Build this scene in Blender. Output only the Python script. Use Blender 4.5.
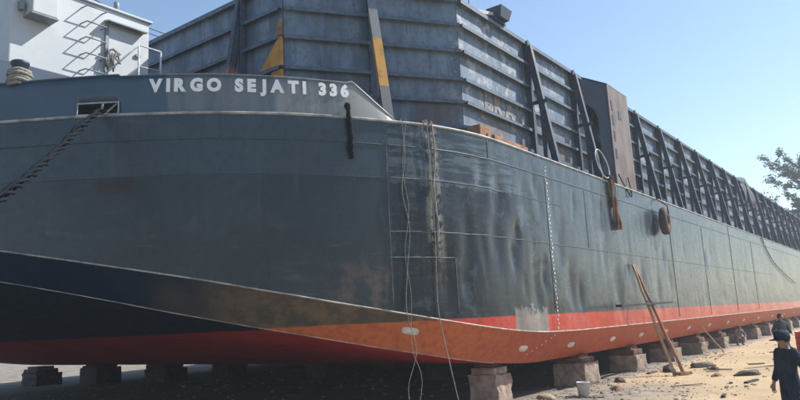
import bpy, bmesh, math, random
from mathutils import Vector, Matrix, noise
random.seed(7)
for o in list(bpy.data.objects): bpy.data.objects.remove(o)
S = bpy.context.scene
COL = S.collection

# ------------------------------------------------------------------ camera
cam_d = bpy.data.cameras.new('camera'); cam = bpy.data.objects.new('camera', cam_d); COL.objects.link(cam)
cam_d.sensor_width = 36; cam_d.lens = 680/800*36; cam_d.clip_end = 3000; cam_d.clip_start = .05
def cdir(x, y):
    v = Vector((x-400, -(y-200), -680)); return v.normalized()
ax = cdir(918, 295); up = ax.cross(cdir(-500, 295+.05*1418)).normalized()
if up.y < 0: up = -up
ay = up.cross(ax)
cam.matrix_world = Matrix.Translation((0, -7.7, 2.1)) @ Matrix((ax, ay, up)).to_4x4()
S.camera = cam
# ------------------------------------------------------------------ sky and sun
SUN_AZ = (.832, -.555); SUN_EL = math.radians(43)
W = bpy.data.worlds.new('World'); S.world = W; W.use_nodes = True
wn = W.node_tree.nodes; bg = wn['Background']
sky = wn.new('ShaderNodeTexSky'); sky.sky_type = 'NISHITA'; sky.sun_disc = False
sky.sun_elevation = SUN_EL; sky.sun_rotation = math.atan2(SUN_AZ[0], SUN_AZ[1])
sky.air_density = 1.15; sky.dust_density = .35; sky.ozone_density = 2.2; sky.altitude = 0
W.node_tree.links.new(sky.outputs[0], bg.inputs[0]); bg.inputs[1].default_value = .118
sl = bpy.data.lights.new('sun', 'SUN'); sl.energy = 5.0; sl.angle = math.radians(.55); sl.color = (1, .965, .90)
so = bpy.data.objects.new('sun', sl); COL.objects.link(so)
sd = Vector((SUN_AZ[0]*math.cos(SUN_EL), SUN_AZ[1]*math.cos(SUN_EL), math.sin(SUN_EL)))
so.rotation_euler = sd.to_track_quat('Z', 'Y').to_euler()
S.view_settings.view_transform = 'Standard'; S.view_settings.look = 'None'
S.view_settings.exposure = .6; S.view_settings.gamma = 1
S.render.resolution_x = 1024; S.render.resolution_y = 512

# ------------------------------------------------------------------ node helper
class N:
    def __init__(s, name, rough=.6, spec=.5, metal=0):
        s.m = bpy.data.materials.new(name); s.m.use_nodes = True
        s.t = s.m.node_tree; s.b = s.t.nodes['Principled BSDF']
        s.b.inputs['Roughness'].default_value = rough; s.b.inputs['Metallic'].default_value = metal
        s.b.inputs['Specular IOR Level'].default_value = spec
        g = s.t.nodes.new('ShaderNodeNewGeometry'); s.pos = g.outputs['Position']
        x = s.t.nodes.new('ShaderNodeSeparateXYZ'); s.L(s.pos, x.inputs[0]); s.x, s.y, s.z = x.outputs
    def L(s, a, b): s.t.links.new(a, b)
    def put(s, v, sock):
        if hasattr(v, 'is_linked'): s.L(v, sock)
        elif isinstance(v, (tuple, list)): sock.default_value = (*v, 1) if len(v) == 3 and len(sock.default_value) == 4 else v
        else: sock.default_value = v
    def math(s, op, a, b=0.0, c=0.0, clamp=False):
        n = s.t.nodes.new('ShaderNodeMath'); n.operation = op; n.use_clamp = clamp
        s.put(a, n.inputs[0]); s.put(b, n.inputs[1]); s.put(c, n.inputs[2]); return n.outputs[0]
    def noise(s, scale, detail=4, rough=.55, vec=None, stretch=None, dist=0):
        n = s.t.nodes.new('ShaderNodeTexNoise'); n.inputs['Scale'].default_value = scale
        n.inputs['Detail'].default_value = detail; n.inputs['Roughness'].default_value = rough; n.inputs['Distortion'].default_value = dist
        v = vec or s.pos
        if stretch:
            m = s.t.nodes.new('ShaderNodeMapping'); m.inputs['Scale'].default_value = stretch; s.L(v, m.inputs[0]); v = m.outputs[0]
        s.L(v, n.inputs['Vector']); return n.outputs['Fac']
    def obj(s):
        n = s.t.nodes.new('ShaderNodeTexCoord'); return n.outputs['Object']
    def rnd(s):
        n = s.t.nodes.new('ShaderNodeObjectInfo'); return n.outputs['Random']
    def step(s, v, a, b):
        n = s.t.nodes.new('ShaderNodeMapRange'); n.interpolation_type = 'SMOOTHSTEP'
        s.put(v, n.inputs[0]); s.put(a, n.inputs[1]); s.put(b, n.inputs[2]); return n.outputs[0]
    def mix(s, f, a, b, mode='MIX'):
        n = s.t.nodes.new('ShaderNodeMix'); n.data_type = 'RGBA'; n.blend_type = mode
        s.put(f, n.inputs[0]); s.put(a, n.inputs[6]); s.put(b, n.inputs[7]); return n.outputs[2]
    def bump(s, h, strength=.3, dist=.02):
        n = s.t.nodes.new('ShaderNodeBump'); n.inputs['Strength'].default_value = strength; n.inputs['Distance'].default_value = dist
        s.L(h, n.inputs['Height']); s.L(n.outputs[0], s.b.inputs['Normal'])
    def col(s, c): s.put(c, s.b.inputs['Base Color']); return s
    def rough(s, r): s.put(r, s.b.inputs['Roughness']); return s

def simple(name, c, c2=None, scale=6, rough=.6, spec=.4, bump=.2, metal=0, lo=.35, hi=.65, bd=.01, stretch=None, own=False):
    n = N(name, rough, spec, metal)
    v = n.obj() if own else None
    f = n.noise(scale, 5, .6, vec=v, stretch=stretch)
    n.col(n.mix(n.step(f, lo, hi), c, c2 or tuple(k*.65 for k in c)))
    if bump: n.bump(n.noise(scale*3, 4, .6, vec=v, stretch=stretch), bump, bd)
    return n.m

# ---- hull paint
def hull_mat():
    n = N('hull_paint', .4, .36)
    x, y, z = n.x, n.y, n.z
    wob = n.math('SUBTRACT', n.noise(1.3, 4), .5); blot = n.noise(.45, 5, .6); fine = n.noise(7, 6, .65)
    big = n.noise(.22, 3); streak = n.noise(1, 6, .62, stretch=(2.6, 2.6, .22)); streak2 = n.noise(1, 5, .6, stretch=(9, 9, .5))
    scr = n.noise(1, 4, .7, stretch=(1.2, 1.2, 14))
    up_ = n.mix(n.step(blot, .35, .7), (.039, .062, .082), (.030, .049, .067))
    lo_ = n.mix(n.step(blot, .38, .62), (.034, .046, .054), (.021, .031, .039))
    bow = n.mix(n.step(n.math('ADD', z, n.math('MULTIPLY', wob, .12)), 5.05, 5.09), lo_, up_)
    hard = n.noise(1.5, 9, .68, dist=.4); hard2 = n.noise(3.1, 8, .7); hs = n.noise(1, 7, .7, stretch=(.8, .8, 9)); thin = n.noise(1, 6, .75, stretch=(2.2, 2.2, 40))
    cor_u = n.mix(n.step(hs, .47, .53), (.062, .086, .104), (.018, .028, .042))
    cor_u = n.mix(n.math('MULTIPLY', n.step(hard, .55, .58), .5), cor_u, (.10, .125, .14))
    cor_l = n.mix(n.step(blot, .4, .6), (.003, .005, .011), (.006, .010, .018))
    cor_l = n.mix(n.math('MULTIPLY', n.step(hard, .57, .61), .6), cor_l, (.036, .05, .062))
    cor_l = n.mix(n.math('MULTIPLY', n.step(hs, .60, .63), .25), cor_l, (.075, .09, .10))
    cor = n.mix(n.step(n.math('ADD', z, n.math('ADD', n.math('MULTIPLY', wob, .3), n.math('MULTIPLY', n.math('SUBTRACT', hard2, .5), .5))), 4.98, 5.06), cor_l, cor_u)
    cor = n.mix(n.math('MULTIPLY', n.step(thin, .65, .69), .3), cor, (.20, .22, .23))
    side = n.mix(n.step(streak, .40, .60), (.046, .060, .071), (.029, .041, .051))
    side = n.mix(n.math('MULTIPLY', n.step(hard, .53, .57), .3), side, (.085, .10, .106))
    side = n.mix(n.math('MULTIPLY', n.step(hard2, .60, .63), .4), side, (.016, .023, .03))
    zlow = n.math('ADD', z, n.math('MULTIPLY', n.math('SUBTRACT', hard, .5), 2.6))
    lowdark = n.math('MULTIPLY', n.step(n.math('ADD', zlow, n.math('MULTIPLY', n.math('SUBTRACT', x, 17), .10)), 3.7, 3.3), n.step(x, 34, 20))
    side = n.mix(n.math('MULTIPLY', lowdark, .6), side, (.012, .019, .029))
    side = n.mix(n.math('MULTIPLY', n.step(thin, .64, .69), .35), side, (.2, .22, .22))
    xw = n.math('ADD', x, n.math('MULTIPLY', wob, 1.6))
    c = n.mix(n.step(x, 11.14, 11.2), bow, cor)
    c = n.mix(n.step(n.math('ADD', n.math('ADD', x, n.math('MULTIPLY', n.math('SUBTRACT', hard, .5), 9)), n.math('MULTIPLY', z, .75)), 18.7, 19.4), c, side)
    # pale runs, rust freckles, scuffs
    runs = n.math('MULTIPLY', n.step(streak2, .57, .72), n.step(n.noise(.6, 3), .42, .62))
    c = n.mix(n.math('MULTIPLY', runs, n.math('MULTIPLY', n.step(x, 10.8, 12), .2)), c, (.30, .31, .29))
    bowrun = n.math('MULTIPLY', n.step(streak2, .56, .75), n.step(x, 11.3, 10.6))
    c = n.mix(n.math('MULTIPLY', bowrun, .22), c, (.13, .15, .15))
    pale = n.math('MULTIPLY', n.step(n.math('ABSOLUTE', n.math('SUBTRACT', n.math('ADD', x, n.math('MULTIPLY', wob, .35)), 12.15)), .34, .04)
        , n.math('MULTIPLY', n.step(hard2, .46, .54), n.step(streak2, .35, .55)))
    c = n.mix(n.math('MULTIPLY', pale, n.math('MULTIPLY', n.step(z, 2.6, 4.2), .72)), c, (.33, .32, .27))
    rust = n.math('MULTIPLY', n.step(n.noise(2.6, 6, .7), .60, .70), n.step(n.noise(.8, 2), .48, .6))
    c = n.mix(n.math('MULTIPLY', rust, .6), c, (.11, .055, .03))
    dull = n.math('MULTIPLY', n.step(n.math('ABSOLUTE', n.math('SUBTRACT', n.math('ADD', x, n.math('MULTIPLY', wob, .25)), 6.98)), .30, .12),
                  n.math('MULTIPLY', n.step(z, 4.62, 4.9), n.step(z, 5.09, 5.04)))
    c = n.mix(n.math('MULTIPLY', dull, .85), c, (.022, .012, .008))
    pk = n.math('MULTIPLY', n.math('MULTIPLY', n.step(x, 9.7, 10.3), n.step(x, 11.15, 11.05)), n.math('MULTIPLY', n.step(z, 3.5, 3.15), n.step(n.noise(2.2, 5, .65), .42, .62)))
    c = n.mix(n.math('MULTIPLY', pk, .6), c, (.12, .085, .075))
    sct = n.math('MULTIPLY', n.step(n.noise(1, 5, .7, stretch=(.9, .9, 7)), .57, .66), n.step(n.noise(.5, 3), .45, .6))
    c = n.mix(n.math('MULTIPLY', sct, n.math('MULTIPLY', n.step(x, 11.2, 11.0), .4)), c, (.10, .11, .105))
    # antifouling red below the waterline
    zr = n.math('ADD', z, n.math('MULTIPLY', wob, .035))
    red = n.mix(n.step(streak, .32, .72), (.42, .026, .009), (.30, .02, .009))
    red = n.mix(n.math('MULTIPLY', n.step(streak2, .52, .7), .45), red, (.22, .05, .04))
    red = n.mix(n.math('MULTIPLY', n.step(x, 40, 75), .35), red, (.55, .25, .2))
    c = n.mix(n.step(zr, 2.095, 2.07), c, red)
    # bare grey repair patch
    px = n.math('MULTIPLY', n.step(n.math('ADD', x, n.math('MULTIPLY', wob, .12)), 14.72, 14.78), n.step(n.math('ADD', x, n.math('MULTIPLY', wob, .1)), 16.58, 16.52))
    pz = n.step(n.math('ADD', z, n.math('MULTIPLY', n.math('SUBTRACT', hard2, .5), 1.8)), 2.3, 2.2)
    c = n.mix(n.math('MULTIPLY', n.math('MULTIPLY', px, pz), .9), c, n.mix(n.step(streak, .35, .65), (.19, .19, .175), (.10, .105, .105)))
    c = n.mix(n.math('MULTIPLY', n.step(fine, .52, .62), .3), c, (.014, .018, .025))
    n.col(c)
    n.rough(n.math('ADD', n.math('MULTIPLY', fine, .26), n.math('ADD', .07, n.math('MULTIPLY', blot, .16))))
    h = n.math('ADD', n.math('MULTIPLY', n.noise(22, 4, .7), .35), n.math('ADD', n.math('MULTIPLY', scr, .2), n.noise(5, 4, .6)))
    n.bump(h, .3, .014)
    return n.m
def bilge_mat():
    n = N('bilge_paint', .5, .25)
    wob = n.math('SUBTRACT', n.noise(1.3, 4), .5); fine = n.noise(6, 6, .65); bl = n.noise(.7, 4)
    navy = n.mix(n.step(bl, .4, .65), (.005, .018, .044), (.009, .025, .052))
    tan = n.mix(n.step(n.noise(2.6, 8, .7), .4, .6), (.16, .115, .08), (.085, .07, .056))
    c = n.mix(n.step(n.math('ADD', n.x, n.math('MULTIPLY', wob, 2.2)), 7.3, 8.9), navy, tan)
    org = n.mix(n.step(fine, .4, .7), (.55, .15, .055), (.40, .10, .045))  # orange tint puts warm ground bounce into the chamfer colour
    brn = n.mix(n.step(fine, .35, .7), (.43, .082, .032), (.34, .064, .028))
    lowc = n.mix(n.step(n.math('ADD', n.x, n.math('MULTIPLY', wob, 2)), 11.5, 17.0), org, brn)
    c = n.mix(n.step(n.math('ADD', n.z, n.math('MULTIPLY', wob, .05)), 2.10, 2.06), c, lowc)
    spots = n.step(n.noise(3.2, 5, .7), .64, .7)
    c = n.mix(n.math('MULTIPLY', spots, .4), c, (.3, .2, .15))
    n.col(c); n.rough(n.math('ADD', .35, n.math('MULTIPLY', fine, .3))); n.bump(n.noise(9, 5, .65), .25, .012)
    return n.m
def rake_mat():
    n = N('rake_paint', .5, .15)
    wob = n.math('SUBTRACT', n.noise(1.1, 4), .5); fine = n.noise(5, 6, .65); bl = n.noise(.6, 4)
    navy = n.mix(n.step(bl, .4, .65), (.005, .018, .044), (.009, .025, .052))
    red = n.mix(n.step(bl, .35, .65), (.62, .045, .042), (.47, .032, .034))
    c = n.mix(n.step(n.math('ADD', n.z, n.math('MULTIPLY', wob, .05)), 2.08, 2.04), navy, red)
    sc = n.math('MULTIPLY', n.step(n.noise(1, 5, .7, stretch=(3, .5, 6)), .63, .67), n.step(n.y, 10, 6))
    c = n.mix(n.math('MULTIPLY', sc, .6), c, (.35, .25, .22))
    n.col(c); n.rough(n.math('ADD', .35, n.math('MULTIPLY', fine, .3))); n.bump(n.noise(9, 5, .65), .25, .012)
    return n.m
def wall_mat():
    n = N('cargo_wall_paint', .55, .4)
    st = n.noise(1, 6, .62, stretch=(2.2, 2.2, .5)); fine = n.noise(6, 6, .68); bl = n.noise(.8, 4, .6); vst = n.noise(1, 5, .65, stretch=(8, 8, .8))
    c = n.mix(n.step(st, .35, .66), (.15, .215, .30), (.075, .115, .17))
    c = n.mix(n.math('MULTIPLY', n.step(fine, .5, .66), .55), c, (.10, .075, .065))
    lit_patch = n.math('MULTIPLY', n.step(n.noise(2.2, 6, .7), .52, .6), n.step(n.x, 13.9, 14.9))
    c = n.mix(n.math('MULTIPLY', lit_patch, .6), c, (.42, .43, .42))  # paler patches on the side wall only: sunlit plating put into the colour
    zb = n.math('MULTIPLY', n.step(n.z, 8.3, 7.2), n.step(bl, .36, .6))
    c = n.mix(n.math('MULTIPLY', zb, .75), c, (.105, .07, .062))
    c = n.mix(n.math('MULTIPLY', n.step(vst, .57, .72), .45), c, (.045, .04, .042))
    n.col(c); n.bump(n.math('ADD', fine, n.noise(20, 3)), .3, .012); n.rough(n.math('ADD', .42, n.math('MULTIPLY', fine, .3)))
    return n.m
def rib_mat():
    n = N('rib_paint', .55, .4)
    fine = n.noise(7, 6, .68)
    c = n.mix(n.step(fine, .36, .66), (.10, .14, .195), (.055, .08, .115))
    c = n.mix(n.math('MULTIPLY', n.step(n.noise(3, 5, .7), .56, .68), .6), c, (.14, .07, .045))
    n.col(c); n.bump(fine, .3, .01); return n.m
def post_mat(name, mode):
    n = N(name, .55, .4)
    fine = n.noise(7, 6, .68); w = n.math('MULTIPLY', n.math('SUBTRACT', n.noise(3, 3), .5), .12)
    c = n.mix(n.step(fine, .36, .66), (.05, .075, .115), (.024, .038, .062))
    z = n.math('ADD', n.z, w)
    if mode == 'yellow':
        c = n.mix(n.step(z, 9.72, 9.68), c, (.2, .21, .21))
        c = n.mix(n.step(z, 8.80, 8.76), c, (.52, .27, .055))
        c = n.mix(n.step(z, 7.42, 7.38), c, (.17, .165, .16))
    if mode == 'rust': c = n.mix(n.step(z, 8.55, 8.3), c, (.36, .15, .09))
    c = n.mix(n.math('MULTIPLY', n.step(n.noise(2.4, 6, .7), .54, .68), .6), c, (.16, .075, .045))
    n.col(c); n.bump(fine, .3, .01); return n.m
def bulwark_mat():
    n = N('bulwark_paint', .42, .5)
    bl = n.noise(.6, 4); fine = n.noise(8, 6, .65); wob = n.math('SUBTRACT', n.noise(1.5, 3), .5); st = n.noise(1, 5, .6, stretch=(4, 4, .4))
    blue = n.mix(n.step(bl, .35, .65), (.052, .092, .135), (.04, .072, .108))
    grey = n.mix(n.step(st, .35, .7), (.24, .25, .25), (.13, .145, .15))
    c = n.mix(n.step(n.math('ADD', n.x, n.math('MULTIPLY', wob, .1)), 7.62, 7.68), blue, n.mix(.5, blue, grey))
    c = n.mix(n.step(n.math('ADD', n.x, n.math('MULTIPLY', wob, .1)), 9.12, 9.2), c, grey)  # steps from blue to grey put the sunlight on the bulwark into its colour
    c = n.mix(n.step(n.x, 10.45, 10.5), c, (.25, .255, .25))
    c = n.mix(n.math('MULTIPLY', n.step(fine, .55, .7), .3), c, (.05, .05, .05))
    n.col(c); n.bump(fine, .15, .01); return n.m
def ground_mat():
    n = N('sandy_yard_ground', .9, .2)
    b = n.noise(.35, 6, .62); m = n.noise(1.6, 7, .7); f = n.noise(9, 7, .72)
    c = n.mix(n.step(b, .33, .66), (.52, .385, .235), (.43, .31, .185))
    c = n.mix(n.math('MULTIPLY', n.step(m, .52, .7), .4), c, (.26, .2, .135))
    gx = n.math('ADD', n.x, n.math('MULTIPLY', n.math('SUBTRACT', n.noise(.8, 5, .65), .5), 5))
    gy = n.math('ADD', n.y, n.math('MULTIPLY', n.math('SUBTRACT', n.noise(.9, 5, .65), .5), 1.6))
    grey = n.mix(n.step(m, .4, .62), (.27, .25, .23), (.13, .115, .10))
    gm = n.math('MAXIMUM', n.math('MULTIPLY', n.step(gx, 21.5, 18.0), n.step(gy, -4, -1.0)), n.step(gy, -.55, .25))
    c = n.mix(n.math('MULTIPLY', gm, .85), c, grey)
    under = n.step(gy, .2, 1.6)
    c = n.mix(n.math('MULTIPLY', n.math('MULTIPLY', under, n.step(n.y, 30, 25)), .8), c, (.055, .05, .045))  # ground under the hull coloured darker, deepening the ship's shade
    far = n.math('MAXIMUM', n.step(gy, -13, -19), n.step(n.y, 60, 90))
    c = n.mix(n.math('MULTIPLY', far, .9), c, n.mix(n.step(b, .4, .6), (.12, .105, .085), (.075, .085, .055)))  # unseen outer ground coloured dark to dim bounce and reflections on the hull
    c = n.mix(n.math('MULTIPLY', n.step(f, .56, .7), .5), c, (.10, .075, .05))
    c = n.mix(n.math('MULTIPLY', n.step(n.noise(23, 3, .6), .62, .7), .5), c, (.55, .48, .38))
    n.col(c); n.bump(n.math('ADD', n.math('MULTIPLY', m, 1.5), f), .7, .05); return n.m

M = dict(hull=hull_mat(), bilge=bilge_mat(), rake=rake_mat(), wall=wall_mat(), rib=rib_mat(), post=post_mat('post_paint', ''),
    ypost=post_mat('yellow_banded_post', 'yellow'), rpost=post_mat('rusty_foot_post', 'rust'), bulwark=bulwark_mat(), ground=ground_mat(),
    white=simple('white_house_paint', (.50, .53, .55), (.44, .47, .49), 1.2, .5, .4, .06),
    letter=simple('white_lettering', (.82, .83, .82), (.6, .62, .62), 9, .5, .4, .08, lo=.55, hi=.8),
    edge=simple('worn_pale_edge', (.42, .42, .40), (.16, .18, .19), 2.2, .5, .4, .2),
    chinep=simple('worn_chine_edge', (.48, .42, .36), (.2, .17, .16), 2.5, .5, .4, .2),
    seam=simple('weld_bead', (.035, .048, .058), (.06, .075, .085), 5, .5, .4, .3),
    chalk=simple('pale_weld_line', (.22, .25, .26), (.08, .1, .115), 3, .6, .3, .2),
    dark=simple('dark_blue_steel', (.03, .05, .085), (.022, .036, .06), 3, .5, .4, .15),
    plinth=simple('house_plinth_paint', (.04, .07, .12), (.03, .05, .085), 2, .5, .4, .15),
    railm=simple('pale_rail', (.5, .52, .52), (.34, .36, .36), 8, .5, .4, .1),
    steelg=simple('grey_pipe', (.22, .25, .27), (.15, .17, .19), 5, .5, .5, .1),
    anode=simple('zinc_anode', (.72, .68, .6), (.5, .44, .36), 6, .6, .4, .3),
    mark=simple('white_draft_mark', (.75, .75, .72), (.35, .36, .36), 14, .6, .3, .1),
    concrete=simple('rough_concrete', (.34, .265, .21), (.19, .14, .11), 3.6, .9, .2, .5, bd=.03),
    concrete2=simple('stained_concrete', (.38, .285, .235), (.24, .165, .13), 4, .9, .2, .5, bd=.03),
    capwood=simple('rusty_cap', (.17, .085, .06), (.08, .045, .035), 5, .85, .2, .5, bd=.02),
    wood=simple('weathered_wood', (.30, .20, .125), (.17, .11, .07), 4, .8, .2, .4, stretch=(1, 1, 6)),
    pale=simple('pale_wood', (.46, .34, .22), (.3, .21, .13), 5, .8, .2, .4),
    crate=simple('rust_brown_timber', (.36, .20, .12), (.22, .12, .075), 4, .8, .2, .4),
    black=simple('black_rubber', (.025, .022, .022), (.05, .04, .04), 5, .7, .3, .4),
    tyre=simple('faded_tyre_rubber', (.085, .05, .048), (.045, .03, .03), 4, .75, .3, .4),
    rope=simple('pale_rope', (.33, .32, .28), (.18, .17, .15), 20, .9, .1, .5),
    drope=simple('dark_grey_rope', (.012, .016, .022), (.006, .008, .013), 16, .85, .1, .6),
    brope=simple('frayed_brown_rope', (.28, .18, .12), (.06, .05, .05), 1.6, .9, .1, .6),
    navyc=simple('navy_work_cloth', (.026, .037, .06), (.014, .021, .036), 5, .85, .15, .9, bd=.05),
    greyc=simple('dark_grey_cloth', (.045, .05, .065), (.03, .033, .045), 7, .85, .15, .5, bd=.02),
    palec=simple('dusty_grey_cloth', (.2, .17, .17), (.12, .1, .11), 7, .85, .15, .5, bd=.02),
    skin=simple('skin', (.30, .17, .11), (.25, .14, .09), 9, .55, .35, .1),
    hair=simple('black_hair', (.012, .01, .01), (.02, .016, .015), 30, .6, .3, .5),
    boot=simple('worn_boot', (.03, .024, .02), (.06, .045, .035), 9, .7, .3, .3),
    redm=simple('red_drum_paint', (.45, .03, .035), (.33, .025, .03), 3, .45, .5, .15),
    yellow=simple('yellow_gusset_paint', (.50, .26, .05), (.36, .16, .045), 2.5, .6, .3, .3),
    rustpink=simple('rust_pink_primer', (.17, .145, .14), (.11, .072, .062), 1.5, .65, .3, .4, stretch=(1.5, 1.5, .6)),
    tarp=simple('blue_grey_tarp', (.07, .09, .12), (.12, .13, .15), 1.6, .8, .2, .5, bd=.05),
    bark=simple('bark', (.12, .09, .065), (.07, .055, .04), 3, .9, .1, .5),
    bucket=simple('pale_plastic', (.55, .56, .56), (.45, .46, .46), 3, .5, .4, .05),
    stone=simple('yard_stone', (.3, .25, .19), (.17, .14, .11), 5, .9, .2, .5, bd=.02),
    stencil=simple('worn_stencil_paint', (.30, .285, .27), (.16, .16, .165), 7, .7, .2, .3),
    glass=simple('dark_window', (.02, .03, .045), (.03, .04, .055), 2, .12, .6, 0),
)
def leaf_mat():
    n = N('tree_leaf', .6, .3)
    c = n.mix(n.noise(.5, 3), (.055, .075, .035), (.11, .13, .065)); n.col(c)
    n.b.inputs['Transmission Weight'].default_value = 0
    return n.m
M['leaf'] = leaf_mat()

# ------------------------------------------------------------------ mesh helpers
class MB:
    def __init__(s): s.v = []; s.f = []
    def add(s, vs, fs):
        k = len(s.v); s.v += [tuple(v) for v in vs]; s.f += [tuple(i+k for i in f) for f in fs]; return s
    def hexa(s, c):     # 8 corners: bottom ring 0-3, top ring 4-7
        return s.add(c, [(3,2,1,0),(4,5,6,7),(0,1,5,4),(1,2,6,5),(2,3,7,6),(3,0,4,7)])
    def box(s, x0, x1, y0, y1, z0, z1):
        return s.hexa([(x0,y0,z0),(x1,y0,z0),(x1,y1,z0),(x0,y1,z0),(x0,y0,z1),(x1,y0,z1),(x1,y1,z1),(x0,y1,z1)])
    def bar(s, p, q, w, h, upv=(0,0,1)):
        p, q = Vector(p), Vector(q); d = (q-p).normalized(); u = Vector(upv)
        a = d.cross(u)
        if a.length < 1e-3: a = d.cross(Vector((1,0,0)))
        a.normalize(); b = a.cross(d).normalized(); a *= w/2; b *= h/2
        return s.hexa([p-a-b, p+a-b, p+a+b, p-a+b, q-a-b, q+a-b, q+a+b, q-a+b])
    def tube(s, pts, r, n=8, cap=True):
        pts = [Vector(p) for p in pts]; k = len(s.v); m = len(pts); prev = None
        for i, p in enumerate(pts):
            d = (pts[min(i+1, m-1)]-pts[max(i-1, 0)]).normalized()
            a = prev - d*prev.dot(d) if prev else d.cross(Vector((0,0,1)) if abs(d.z) < .9 else Vector((1,0,0)))
            a.normalize(); prev = a; b = d.cross(a); rr = r[i] if isinstance(r, (list, tuple)) else r
            for j in range(n):
                t = 2*math.pi*j/n; s.v.append(tuple(p + a*(math.cos(t)*rr) + b*(math.sin(t)*rr)))
        for i in range(m-1):
            for j in range(n):
                s.f.append((k+i*n+j, k+i*n+(j+1)%n, k+(i+1)*n+(j+1)%n, k+(i+1)*n+j))
        if cap: s.f.append(tuple(k+j for j in reversed(range(n)))); s.f.append(tuple(k+(m-1)*n+j for j in range(n)))
        return s
    def lathe(s, prof, n=20, at=(0,0,0)):
        k = len(s.v); at = Vector(at)
        for r, z in prof:
            for j in range(n):
                t = 2*math.pi*j/n; s.v.append((at.x+r*math.cos(t), at.y+r*math.sin(t), at.z+z))
        for i in range(len(prof)-1):
            for j in range(n): s.f.append((k+i*n+j, k+i*n+(j+1)%n, k+(i+1)*n+(j+1)%n, k+(i+1)*n+j))
        return s
    def build(s, name, mat, parent=None, smooth=False, bevel=0):
        me = bpy.data.meshes.new(name); me.from_pydata(s.v, [], s.f); me.validate()
        return link(name, me, mat, parent, smooth, bevel)
def link(name, me, mat, parent=None, smooth=False, bevel=0):
    if mat is not None and not me.materials: me.materials.append(M[mat])
    if smooth: me.polygons.foreach_set('use_smooth', [True]*len(me.polygons))
    o = bpy.data.objects.new(name, me); COL.objects.link(o)
    if parent: o.parent = parent
    if bevel:
        b = o.modifiers.new('bevel', 'BEVEL'); b.width = bevel; b.segments = 2; b.limit_method = 'ANGLE'
    return o
def tag(o, label=None, cat=None, group=None, kind=None):
    if label: o['label'] = label
    if cat: o['category'] = cat
    if group: o['group'] = group
    if kind: o['kind'] = kind
    return o
def empty(name, loc=(0,0,0), rz=0):
    o = bpy.data.objects.new(name, None); COL.objects.link(o); o.location = loc; o.rotation_euler.z = rz; o.empty_display_size = .2; return o
def nz(x, y, z=0, s=1): return noise.noise(Vector((x*s, y*s, z*s)))
def interp(t, x):
    if x <= t[0][0]: return t[0][1]
    for (a, b), (c, d) in zip(t, t[1:]):
        if x <= c: return b+(d-b)*(x-a)/(c-a)
    return t[-1][1]
def smooth_table(t, step=.25):
    xs = []; x = t[0][0]
    while x < t[-1][0]: xs.append(x); x += step
    raw = [(x, interp(t, x)) for x in xs+[t[-1][0]]]
    for _ in range(6):
        raw = [raw[0]]+[(raw[i][0], (raw[i-1][1]+2*raw[i][1]+raw[i+1][1])/4) for i in range(1, len(raw)-1)]+[raw[-1]]
    return raw
def catmull(P, k=8):
    out = []
    for i in range(len(P)-1):
        p0 = P[max(i-1,0)]; p1 = P[i]; p2 = P[i+1]; p3 = P[min(i+2, len(P)-1)]
        for j in range(k):
            t = j/k; out.append(tuple(.5*(2*b+(c-a)*t+(2*a-5*b+4*c-d)*t*t+(3*b-a-3*c+d)*t**3) for a, b, c, d in zip(p0, p1, p2, p3)))
    return out+[tuple(P[-1])]

# ------------------------------------------------------------------ ground
def gz(x, y):
    h = .035*nz(x, y, 0, .5)+.02*nz(x, y, 3, 1.6)
    r = math.hypot(x-20, y-4)
    if r > 60: h += .3*nz(x, y, 5, .02)*min(1, (r-60)/60)
    return h
def axis(c, lim):
    v = [0]; d = .16
    while v[-1] < lim: v.append(v[-1]+d); d = d*1.0 if v[-1] < 11 else d*1.09
    return [c-k for k in reversed(v[1:])]+[c+k for k in v]
gx_, gy_ = axis(20, 700), axis(2, 700)
gm = MB(); gm.v = [(x, y, gz(x, y)) for y in gy_ for x in gx_]
nx = len(gx_); gm.f = [(j*nx+i, j*nx+i+1, (j+1)*nx+i+1, (j+1)*nx+i) for j in range(len(gy_)-1) for i in range(nx-1)]
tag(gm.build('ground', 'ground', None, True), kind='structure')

# ------------------------------------------------------------------ the barge
DECK = 6.34; BEAM = 24.4; STERN = 94.5
barge = empty('cargo_barge', (40, 12.2, .85))
tag(barge, 'long dark steel cargo barge with red lower hull propped on blocks', 'barge')
def bp(o):            # parent under the barge keeping world-space mesh
    o.parent = barge; o.matrix_parent_inverse = Matrix.Translation((-40, -12.2, -.85)); return o
PLAN = [(15.6,0),(14.6,.005),(13.72,.045),(12.87,.19),(12.14,.4),(11.66,.6),(11.22,.82),(10.41,1.24),(9.52,1.79),(8.9,2.27),(8.03,3.05),(7.15,4.07),(6.52,4.92),(6.13,5.5),(5.67,6.22),(4.9,7.6),(4.25,9.2),(3.85,10.8),(3.72,12.2)]
bowc = catmull(PLAN, 13)
for _ in range(4): bowc = [bowc[0]]+[tuple((a+2*b+c)/4 for a, b, c in zip(bowc[i-1], bowc[i], bowc[i+1])) for i in range(1, len(bowc)-1)]+[bowc[-1]]
xs = []; x = STERN
while x > 15.65: xs.append(x); x -= .5 if x > 60 else .25 if x > 36 else .12 if x > 26 else .065
curve = [(x, 0.0) for x in xs]+bowc
acc = [0]
for a, b in zip(curve, curve[1:]): acc.append(acc[-1]+math.dist(a, b))
NC = len(curve)
nrm = []
for i in range(NC):
    a = Vector(curve[max(i-1,0)]); b = Vector(curve[min(i+1,NC-1)]); t = (b-a).normalized(); nrm.append(Vector((-t.y, t.x))*-1 if False else Vector((t.y*-1, t.x)))
nrm = [n if n.dot(Vector((40,12.2))-Vector(c)) < 0 else -n for n, c in zip(nrm, curve)]   # outward
nrm[-1] = Vector((-1, 0))
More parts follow.
